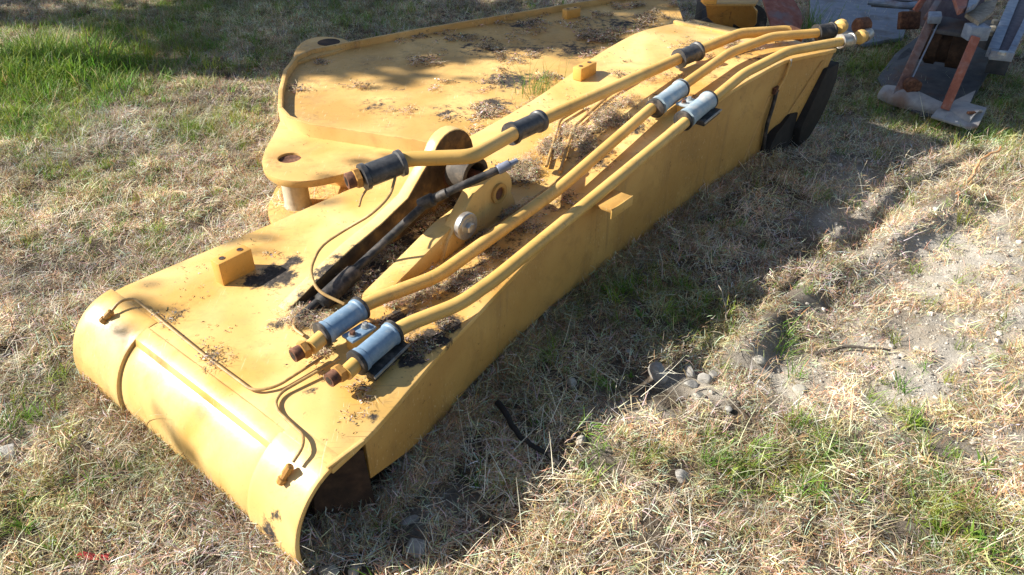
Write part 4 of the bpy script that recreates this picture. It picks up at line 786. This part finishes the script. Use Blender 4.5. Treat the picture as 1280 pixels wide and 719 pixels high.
for k in range(6): chip1_v.append(variant(chip_mesh(.004, CHIP, 2), 'litter_flake', M['litter']))
leaf_v = []
for k in range(4): leaf_v.append(variant(chip_mesh(.03, [(.28, .15, .08), (.36, .22, .12), (.20, .12, .07)], 6), 'dead_leaf', M['litter']))
peb_v = []
for k in range(6):
    bm = bmesh.new(); bmesh.ops.create_icosphere(bm, subdivisions=1, radius=1)
    for v in bm.verts: v.co = V((v.co.x*rs.uniform(.8, 1.2), v.co.y*rs.uniform(.7, 1.2), v.co.z*rs.uniform(.45, .75)))
    me = bpy.data.meshes.new('pebble'); bm.to_mesh(me); bm.free(); g = rs.uniform(.5, .7); a_ = me.color_attributes.new('col', 'FLOAT_COLOR', 'POINT'); a_.data.foreach_set('color', np.array([(g, g*.90, g*.76, 1)]*len(me.vertices), 'f').ravel())
    me.materials.append(M['litter']); peb_v.append(bpy.data.objects.new('pebble', me))

def scatter(name, vs, P, rot, scl, tint, label, cat, kind='stuff'):
    """points with attributes, one variant mesh instanced on each by geometry nodes"""
    n = len(P); me = bpy.data.meshes.new(name); me.vertices.add(n); me.vertices.foreach_set('co', np.asarray(P, 'f').ravel())
    def A(nm, ty, arr, key): a = me.attributes.new(nm, ty, 'POINT'); a.data.foreach_set(key, np.asarray(arr, 'f' if ty != 'INT' else 'i').ravel())
    A('rot', 'FLOAT_VECTOR', rot, 'vector'); A('scl', 'FLOAT', scl, 'value'); A('pick', 'INT', np.random.RandomState(n).randint(0, len(vs), n), 'value')
    A('tint', 'FLOAT_COLOR', np.concatenate([tint, np.ones((n, 1))], 1), 'color')
    o = bpy.data.objects.new(name, me); COL.objects.link(o)
    ng = bpy.data.node_groups.new(name, 'GeometryNodeTree'); ng.interface.new_socket('Geometry', in_out='INPUT', socket_type='NodeSocketGeometry'); ng.interface.new_socket('Geometry', in_out='OUTPUT', socket_type='NodeSocketGeometry')
    N = ng.nodes; L = ng.links; gi = N.new('NodeGroupInput'); go = N.new('NodeGroupOutput')
    g2i = N.new('GeometryNodeGeometryToInstance')
    for v in vs[::-1]:
        oi = N.new('GeometryNodeObjectInfo'); oi.inputs[0].default_value = v; L.new(oi.outputs['Geometry'], g2i.inputs[0])
    iop = N.new('GeometryNodeInstanceOnPoints'); L.new(gi.outputs[0], iop.inputs['Points'])
    # each variant wrapped as its own instance
    jn = N.new('GeometryNodeJoinGeometry')
    for v in vs[::-1]:
        oi = N.new('GeometryNodeObjectInfo'); oi.inputs[0].default_value = v; oi.inputs['As Instance'].default_value = True; L.new(oi.outputs['Geometry'], jn.inputs[0])
    N.remove(g2i); L.new(jn.outputs[0], iop.inputs['Instance']); iop.inputs['Pick Instance'].default_value = True
    def NA(nm, ty): a = N.new('GeometryNodeInputNamedAttribute'); a.data_type = ty; a.inputs[0].default_value = nm; return [s for s in a.outputs if s.enabled and s.name == 'Attribute'][0]
    L.new(NA('pick', 'INT'), iop.inputs['Instance Index']); L.new(NA('rot', 'FLOAT_VECTOR'), iop.inputs['Rotation']); L.new(NA('scl', 'FLOAT'), iop.inputs['Scale'])
    L.new(iop.outputs[0], go.inputs[0]); o.modifiers.new('scatter', 'NODES').node_group = ng
    return tag(o, label, cat, None, kind)

RN = np.random.RandomState(5)
def frustum_pts(n, pad=1.1):
    """random ground points over the part of the field the photograph shows, with a margin on every side"""
    y = RN.uniform(.35, 7.4, int(n*1.9)); x = RN.uniform(-5.6, 5.6, int(n*1.9)); half = .80+.60*y
    k = np.abs(x) < half+pad; return x[k], y[k]
def uy(x, y): return x*DU.x+y*DU.y, x*DY.x+y*DY.y
def under_steel(x, y, m=.02):
    u, v = uy(x, y); r = np.interp(u, RU, RY); l = np.interp(u, LU, LY)
    a = (u > .56+m) & (u < 3.55) & (v > r+m) & (v < l-m)
    poly = [(p.x, p.y) for p in P0]+[(W(3.9, 1.95, 0).x, W(3.9, 1.95, 0).y), (W(2.05, 1.9, 0).x, W(2.05, 1.9, 0).y)]
    ins = np.zeros(len(x), bool); j = len(poly)-1
    for i in range(len(poly)):
        xi, yi = poly[i]; xj, yj = poly[j]; c = ((yi > y) != (yj > y)) & (x < (xj-xi)*(y-yi)/(yj-yi+1e-12)+xi); ins ^= c; j = i
    lug = ((x-QP.x)**2+(y-QP.y)**2 < .13**2)
    for (a_x, a_y, rr) in ROCKS: lug |= ((x-a_x)**2+(y-a_y)**2 < (rr*1.25+.012)**2)
    return a | ins | lug
def rots(n, tilt): return np.stack([RN.normal(0, tilt, n), RN.normal(0, tilt, n), RN.uniform(0, 6.283, n)], -1)
def lay(n, keepf, tilt, s0, s1, tintf, dz=0., lift=0.):
    x, y = frustum_pts(n); k = RN.rand(len(x)) < keepf(x, y); k &= ~under_steel(x, y); x, y = x[k], y[k]
    z = hground(x, y)+dz+lift*RN.rand(len(x)); m = len(x)
    return np.stack([x, y, z], -1), rots(m, tilt), RN.uniform(s0, s1, m), tintf(x, y)
def straw_tint(x, y):
    n = len(x); a = fbm(x, y, .35, 61); b = fbm(x, y, .6, 71); g = np.clip(green_mask(x, y)*.55, 0, 1)
    br = (.80+1.12*a)*RN.uniform(.6, 1.35, n); warm = (b-.5)*.5
    t = np.stack([br*(.96+warm*.16), br*(1.0-warm*.05), br*(1.05-warm*.7)], -1)
    t = t*(1-g[:, None])+g[:, None]*np.stack([br*.62, br*.86, br*.42], -1)
    bm_ = bare_mask(x, y)[:, None]; return np.clip(t*(1+.25*bm_), .2, 1.9)
def green_tint(x, y):
    n = len(x); a = RN.uniform(.6, 1.25, n); w = RN.uniform(.7, 1.4, n); return np.stack([a*w, a, a*.9], -1)
P, R_, S_, T_ = lay(34000, lambda x, y: np.clip(1.0-.76*bare_mask(x, y), .06, 1)*np.clip(.02+1.55*fbm(x, y, .13, 81), 0, 1.2), .22, .65, 1.25, straw_tint, -.004)
scatter('straw_thatch', straw_v, P, R_, S_, T_, 'matted dry straw coloured grass covering the ground round the boom', 'dry grass')
P, R_, S_, T_ = lay(5200, lambda x, y: np.clip(1-.7*bare_mask(x, y), .1, 1)*(fbm(x, y, .5, 91) > .45), .25, .6, 1.2, straw_tint, .0, .01)
scatter('straw_stalks', stalk_v, P, R_, S_, T_, 'longer bleached grass stalks lying over the thatch', 'dry grass')
bank = []
for _ in range(1500):
    k_ = RN.rand()
    if k_ < .5: u_ = RN.uniform(.78, 3.35); p_ = W(u_, yr(u_)-abs(RN.normal(0, .022))-.004, 0)
    elif k_ < .72: y_ = RN.uniform(1.08, 2.12); p_ = W(.528-abs(RN.normal(0, .018)), y_, 0)
    elif k_ < .80: p_ = W(RN.uniform(.56, .78), RN.uniform(1.10, 1.22), 0)
    elif k_ < .9: u_ = RN.uniform(.6, 1.45); p_ = W(u_, yl(u_)+abs(RN.normal(0, .02)), 0)
    else: p_ = V((QP.x, QP.y, 0))+V((RN.normal(0, .15), RN.normal(0, .15), 0))
    bank.append((p_.x, p_.y))
bank = np.array(bank); n = len(bank)
scatter('banked_straw', straw_v, np.stack([bank[:, 0], bank[:, 1], hground(bank[:, 0], bank[:, 1])+RN.uniform(0, .02, n)], -1), rots(n, .45), RN.uniform(.7, 1.25, n), straw_tint(bank[:, 0], bank[:, 1])*.9, 'straw and dead grass banked up against the foot of the boom', 'dry grass')
def green_scale(x, y): return 1+1.9*np.exp(-(((x-(-2.8273, 4.5366, 0.0000)[0])/.7)**2+((y-(-2.8273, 4.5366, 0.0000)[1])/.6)**2))
P, R_, S_, T_ = lay(34000, lambda x, y: np.clip(green_mask(x, y)**1.5*.7+.012+.11*(fbm(x, y, .3, 101) > .56)+.12*(x < -1.3)*(fbm(x, y, .2, 103) > .5), 0, 1), .15, .55, 1.15, green_tint)
S_ = S_*green_scale(P[:, 0], P[:, 1])
scatter('green_grass', green_v, P, R_, S_, T_, 'patches of fresh green grass growing through the dry straw', 'grass')
P, R_, S_, T_ = lay(16000, lambda x, y: (green_mask(x, y) > .55)*.22*(y < 3.2)+.004, .2, .6, 1.2, green_tint, .004)
scatter('leafy_weeds', weed_v, P, R_, S_, T_, 'small broad leaved green weeds in the grass patches', 'weeds')
P, R_, S_, T_ = lay(90000, lambda x, y: np.clip(bare_mask(x, y)*.9*(.3+1.2*fbm(x, y, .12, 19)), .02, 1), .4, .0015, .006, lambda x, y: np.stack([RN.uniform(.6, 1.15, len(x))]*3, -1), .001)
S_ = S_*np.where(RN.rand(len(S_)) < .05, 2.4, 1)
scatter('loose_gravel', peb_v, P, R_, S_, T_, 'loose crumbs of pale soil and gravel on the bare patches', 'gravel')
P, R_, S_, T_ = lay(2600, lambda x, y: np.clip(bare_mask(x, y)*1.2*(fbm(x, y, .2, 29) > .48), .012, 1), .5, .006, .016, lambda x, y: np.stack([RN.uniform(.7, 1.15, len(x))]*3, -1), .002)
scatter('soil_clods', peb_v, P, R_, S_, T_, 'dry clods of pale soil lying on the bare patches', 'soil')
P, R_, S_, T_ = lay(15000, lambda x, y: .25+.2*bare_mask(x, y), .4, .3, .75, lambda x, y: np.stack([RN.uniform(.7, 1.5, len(x))]*3, -1), .006, .02)
scatter('leaf_litter', chip_v, P, R_, S_, T_, 'bits of dead leaf and bark mixed in the dry grass', 'leaf litter')

# ------------------------------------------------------------------ litter lying on the steel
def spots(L, per):
    X = []
    for (c, r, w) in L:
        n = int(per*w*(r/.06)**1.6); c = V(c)
        for _ in range(n):
            X.append((c.x+RN.normal(0, r*.62), c.y+RN.normal(0, r*.62)))
    return np.array(X)
T1 = [((-0.3214, 1.7847, 0.2789), .06, 1.2), ((-0.2330, 1.8318, 0.2875), .06, 1.3), ((-0.1427, 1.8964, 0.2997), .06, 1.), ((-0.0495, 2.0233, 0.3177), .05, .6), ((0.0512, 2.1391, 0.3352), .05, .6), ((0.1605, 2.2870, 0.3562), .05, .4), ((0.2770, 2.5929, 0.3877), .08, 1.6), ((0.2264, 2.7194, 0.3942), .07, 1.3), ((0.3722, 2.8295, 0.4120), .08, 1.5), ((0.4794, 2.9521, 0.4283), .07, 1.2),
      ((0.1478, 2.6375, 0.3829), .07, 1.), ((0.0571, 2.5047, 0.3669), .06, 1.), ((0.0000, 2.4306, 0.3572), .07, .9), ((0.6076, 3.1764, 0.4453), .06, .8), ((0.8472, 3.3722, 0.4648), .05, .7), ((1.0391, 3.5143, 0.4723), .06, .9), ((1.2071, 3.6577, 0.4641), .06, .8), ((-0.1012, 2.0907, 0.3199), .05, .8), ((0.0000, 2.2346, 0.3399), .06, 1.), ((-0.5501, 1.7199, 0.2710), .04, 1.2), ((-0.5880, 1.7389, 0.2706), .05, 1.), ((-0.4709, 1.9259, 0.2795), .06, .8),
      ((-0.4002, 2.0381, 0.2935), .06, .8), ((-0.2657, 2.2409, 0.3212), .07, 1.2), ((-0.5151, 1.6008, 0.2682), .03, .6), ((-0.5007, 1.4776, 0.2647), .03, .6), ((-0.9640, 1.8061, 0.2630), .05, .5), ((-0.7932, 1.5930, 0.2608), .04, .2), ((0.6955, 3.0067, 0.4404), .03, 1.), ((0.2051, 3.2162, 0.4308), .04, .15), ((0.4672, 3.2763, 0.4445), .05, .25), ((0.7678, 3.5243, 0.4691), .06, .15), ((-0.3985, 1.4178, 0.2655), .05, .2), ((-0.2595, 1.6257, 0.2755), .04, .8), ((-0.1772, 1.6906, 0.2797), .03, .5), ((0.9180, 3.9159, 0.4635), .06, .8), ((0.9947, 3.6397, 0.4697), .06, .8), ((-0.7312, 1.9981, 0.2750), .05, .5), ((-0.6961, 2.0624, 0.2779), .03, .6)]
def on_boom(X, inset=.02):
    u, v = uy(X[:, 0], X[:, 1]); k = (u > .66) & (u < 3.62) & (v > np.interp(u, RU, RY)+inset) & (v < np.interp(u, LU, LY)-inset)
    X, u = X[k], u[k]; z = np.interp(u, ZU, ZV)
    return np.concatenate([X, (z+.001)[:, None]], 1)
X = spots(T1, 150); X = X[fbm(X[:, 0], X[:, 1], .07, 17, 2) > .48]; X = on_boom(X); n = len(X)
X[:, 2] += np.abs(RN.normal(0, .006, n)); br = RN.uniform(.5, 1.5, n)
scatter('boom_litter', chip_v, X, rots(n, .2), RN.uniform(.3, .75, n), np.stack([br, br*.95, br*.9], -1), 'dead leaves and straw caught between the pipes on top of the boom', 'leaf litter')
X = on_boom(spots(T1[:14]+T1[17:24]+[T1[28]], 15), .03); n = len(X)
X[:, 2] += RN.uniform(0, .02, n); br = RN.uniform(1.0, 1.7, n)
scatter('boom_straw', straw_v, X, rots(n, .3), RN.uniform(.22, .48, n), np.stack([br, br*.98, br*1.0], -1), 'pale straw tangled round the clamps and brackets on top of the boom', 'straw')
u = RN.uniform(.68, 3.6, 2600); v = RN.uniform(1.1, 2.08, 2600); X = np.stack([DU.x*u+DY.x*v, DU.y*u+DY.y*v], -1)
k = fbm(X[:, 0], X[:, 1], .12, 77) > .56; X = on_boom(X[k], .01); n = len(X); br = RN.uniform(.5, 1.2, n)
scatter('boom_flakes', chip1_v, X, rots(n, .1), RN.uniform(.25, .7, n), np.stack([br]*3, -1), 'scattered specks of bark on the yellow top plate of the boom', 'leaf litter')
T2 = [((-0.1322, 2.9770, 0.2800), .06, .8), ((-0.3015, 3.5244, 0.2800), .08, .8), ((-0.7160, 3.5244, 0.2800), .06, .4), ((-0.4515, 3.9210, 0.2800), .1, .5), ((0.0000, 3.5244, 0.2800), .12, 1.6), ((-0.0880, 3.2328, 0.2800), .09, 1.2), ((0.0720, 3.3256, 0.2800), .07, 1.4), ((-0.2113, 3.2328, 0.2800), .09, .5), ((-0.5040, 3.3256, 0.2800), .07, .7), ((-0.6231, 3.2787, 0.2800), .07, .6), ((-0.3682, 3.4228, 0.2800), .08, .5), ((-0.7395, 3.2328, 0.2800), .06, .3), ((-0.3111, 4.3219, 0.2800), .12, .6), ((-0.6739, 4.0477, 0.2800), .12, .45), ((-0.9727, 3.8601, 0.2800), .06, .4), ((-0.0831, 3.9835, 0.2800), .2, .9), ((0.0470, 4.6282, 0.2800), .12, 1.4),
      ((0.2630, 4.2505, 0.2800), .2, 1.2), ((0.5333, 4.3219, 0.2800), .2, 1.2), ((0.7637, 4.7104, 0.2800), .25, 1.6), ((0.4104, 3.9210, 0.2800), .14, 1.2), ((0.2343, 3.6862, 0.2800), .08, 1.5), ((0.9346, 4.8824, 0.2800), .2, 1.5), ((-0.5333, 4.3219, 0.2800), .1, .5), ((-0.9798, 3.5244, 0.2800), .05, .25)]
X = spots(T2, 42); X = X[fbm(X[:, 0], X[:, 1], .13, 18, 3) > .54]; n = len(X); inside = under_steel(X[:, 0], X[:, 1]); u, v = uy(X[:, 0], X[:, 1])
inside &= (v > np.interp(u, LU, LY)+.02) | (u > 3.6); X = X[inside]; n = len(X); br = RN.uniform(.6, 1.7, n); Xs = np.concatenate([X, np.full((n, 1), SZ+.006)], 1)
scatter('stick_litter', chip_v, Xs, rots(n, .2), RN.uniform(.4, 1.1, n), np.stack([br, br*.92, br*.88], -1), 'dead leaves and twigs lying on the flat side of the stick', 'leaf litter')
k = (fbm(X[:, 0], X[:, 1], .2, 12) > .5) & (RN.rand(n) < .25); X = Xs[k]; n = len(X); br = RN.uniform(.7, 1.2, n)
scatter('stick_straw', straw_v, X, rots(n, .25), RN.uniform(.35, .7, n), np.stack([br, br*.95, br*.9], -1), 'wisps of straw lying on the stick beside the boom', 'straw')
# tufts of grass growing up between stick and boom, and near the far end
def tuft(name, c, n, L, w, mat, label, spread=.04, lean=(.7, 1.45), cat='grass', seed=1):
    r = random.Random(seed); mb = MB()
    for i in range(n):
        a = r.uniform(0, 6.28); q = V((r.gauss(0, spread), r.gauss(0, spread), 0)); blade(mb, q, a, r.uniform(*lean), r.uniform(L*.5, L), r.uniform(w*.7, w), r.uniform(-1.4, -.1), None, 5)
    me = mb.mesh(name, mat, 0, (0, 0, 0), 0, False); me.shade_smooth(); o = bpy.data.objects.new(name, me); COL.objects.link(o); o.location = c
    return tag(o, label, cat)
tuft('grass_tuft', (0.1193, 3.4688, 0.2700), 90, .19, .0035, M['green'], 'green grass tuft growing between the stick and the boom', .05, (.8, 1.5), seed=4)
tuft('grass_tuft', (0.0289, 3.3318, 0.2700), 26, .12, .0025, M['strawp'], 'pale withered tuft beside the green one between stick and boom', .05, (.3, 1.4), seed=5)
tuft('grass_tuft', (0.6536, 4.2128, 0.2700), 34, .13, .003, M['green'], 'dull green tuft on the shaded far part of the stick', .09, (.5, 1.4), seed=6)
tuft('grass_tuft', (1.9874, 5.1865, 0.0000), 60, .34, .007, M['green'], 'tall green tuft behind the boom tip beside the slab', .07, (.9, 1.5), seed=7)
tuft('grass_tuft', (0.9588, 4.4794, 0.3000), 30, .2, .003, M['strawp'], 'tangle of dry stems at the left corner of the boom tip', .06, (.2, 1.3), seed=8)
tuft('grass_tuft', (2.3685, 4.8285, 0.0000), 50, .22, .005, M['green'], 'dark green tuft left of the implement in the shade', .1, (.7, 1.4), seed=9)
tuft('grass_tuft', (2.0560, 3.6575, 0.0000), 60, .16, .003, M['strawp'], 'sunlit dry tuft in front of the bent plate foot of the implement', .08, (.5, 1.4), seed=10)
tuft('grass_tuft', (2.2726, 3.6280, 0.0000), 40, .13, .004, M['green'], 'green tuft in front of the right end of the implement foot', .07, (.6, 1.4), seed=11)
for i, (a_, s_d, n_, L_, lab) in enumerate((((-2.7457, 4.4681, 0.0000), 21, 90, .24, 'tallest bright green tuft in the sun at top left'), ((-2.7968, 4.8285, 0.0000), 22, 60, .22, 'green tuft behind the tallest one at top left'), ((-2.7056, 4.0311, 0.0000), 23, 70, .2, 'green tuft against the left edge of the view'), ((-2.2037, 4.0311, 0.0000), 24, 40, .15, 'smaller green tuft right of the tallest tuft'))):
    p_ = gz(a_, 0); tuft('grass_tuft', p_, n_, L_, .006, M['green'], lab, .08, (.8, 1.5), seed=s_d)
p_ = gz((0.5600, 1.5777, 0.0000), 0); tuft('broadleaf_weed', p_, 9, .06, .016, M['green'], 'small bright broad leaved weed below the stone cluster', .012, (.3, 1.1), 'weed', 31)
p_ = gz((1.2941, 1.4343, 0.0000), 0); tuft('broadleaf_weed', p_, 14, .05, .013, M['green'], 'bright leafy weed near the right edge', .016, (.3, 1.1), 'weed', 32)

# ------------------------------------------------------------------ trees outside the left of the picture that throw the shade at its top
def tree(base, h, crown, nleaf, label, seed, leaf=.26, limb=.05):
    r = random.Random(seed); b = V(base); t = thing('shade_tree', b, label, 'tree', 'trees beside the field')
    mb = MB(); top = b+V((r.uniform(-.3, .3), r.uniform(-.3, .3), h)); mb.tube([b-V((0, 0, .2)), b.lerp(top, .4)+V((.08, .05, 0)), top], .16, 12, .5, 6, .35)
    for (c, rad) in crown:
        c = V(c); a = b.lerp(top, r.uniform(.45, .8)); mb.tube([a, a.lerp(c, .5)+V((0, 0, .2)), c], limb, 8, .3, 4, .3)
        for k in range(5): q = c+V((r.gauss(0, rad*.6), r.gauss(0, rad*.6), r.gauss(0, rad*.4))); mb.tube([a.lerp(c, .7), q], limb*.4, 6, .1, 2, .3)
    part('trunk', mb, M['bark'], t)
    mb = MB()
    for (c, rad) in crown:
        c = V(c)
        for k in range(int(nleaf*3.2*rad*rad)):
            d = V((r.gauss(0, 1), r.gauss(0, 1), r.gauss(0, .7))).normalized()*rad*(r.random()**.45); p = c+d; p += V((mnoise.noise(p*1.5), mnoise.noise(p*1.5+V((9, 0, 0))), 0))*.25
            a = V((r.gauss(0, 1), r.gauss(0, 1), r.gauss(0, .6))).normalized(); s = a.orthogonal().normalized(); l = leaf*r.uniform(.5, 1)
            mb.add([p, p+a*l*.5+s*l*.28, p+a*l, p+a*l*.5-s*l*.28], [(0, 1, 2, 3)])
    part('crown', mb, M['leafy'], t, smooth=0)
K = 1/math.tan(SUN_EL)
def occ(g, h):      # where something of height h must stand to shade ground point g
    g = V(g); return (g.x+math.cos(SUN_AZ)*h*K, g.y+math.sin(SUN_AZ)*h*K, h)
crA = [(occ((-1.2415, 4.9861, 0.0000), 4.3), .5), (occ((-1.1925, 5.9180, 0.0000), 4.3), .6), (occ((-1.8165, 5.1865, 0.0000), 4.2), .42), (occ((-1.1690, 5.1522, 0.0000), 4.2), .55), (occ((-3.9365, 6.2558, 0.0000), 4.6), .6), (occ((-1.7420, 5.5131, 0.0000), 4.2), .75), (occ((-3.0562, 6.8970, 0.0000), 4.6), .6), (occ((-0.9396, 5.8122, 0.0000), 4.4), .7), (occ((-4.0810, 7.1858, 0.0000), 4.8), .9)]
crB = [(occ((0.2822, 4.6282, 0.2800), 4.7), .5), (occ((0.7417, 4.5483, 0.2800), 4.8), .35), (occ((-0.0901, 4.3953, 0.2800), 4.6), .35), (occ((-0.3362, 4.0512, 0.3000), 4.6), .4), (occ((0.0000, 4.9959, 0.2000), 4.6), .7), (occ((0.8201, 5.4738, 0.2000), 4.8), .75), (occ((1.7803, 5.7991, 0.2000), 5.0), .9), (occ((0.1516, 7.8306, 0.0000), 5.4), 1.0)]
crC = [(occ((2.2910, 4.0311, 0.0000), 4.8), .4), (occ((2.4103, 4.1488, 0.0000), 4.9), .6), (occ((2.6381, 4.9861, 0.0000), 5.2), .75), (occ((2.8273, 4.5366, 0.0000), 5.0), .7), (occ((3.0408, 5.9180, 0.0000), 5.6), 1.0), (occ((3.6450, 5.7096, 0.0000), 5.6), .9), (occ((2.5830, 6.1397, 0.0000), 5.4), .9)]
crD = [(occ((-0.6427, 2.2511, 0.3000), 3.6), .28), (occ((-0.7693, 1.7397, 0.2700), 3.5), .20), (occ((-0.7925, 1.3586, 0.2000), 3.4), .16), (occ((0.0000, 2.5666, 0.4000), 3.9), .25), (occ((-0.4672, 3.6860, 0.3000), 4.0), .3)]
tree((-9.5, 2.4, 0), 3.6, crD, 90, 'thin leafed tree left of the view dappling the boom', 4, .12, .012)
tree((-8.2, 5.8, 0), 4.4, crA, 330, 'leafy tree left of the view shading the far left grass', 1)
tree((-7.6, 7.6, 0), 5.0, crB, 330, 'leafy tree left of the view shading the stick', 2)
tree((-6.9, 4.9, 0), 4.9, crC, 330, 'leafy tree left of the view shading the implement', 3)
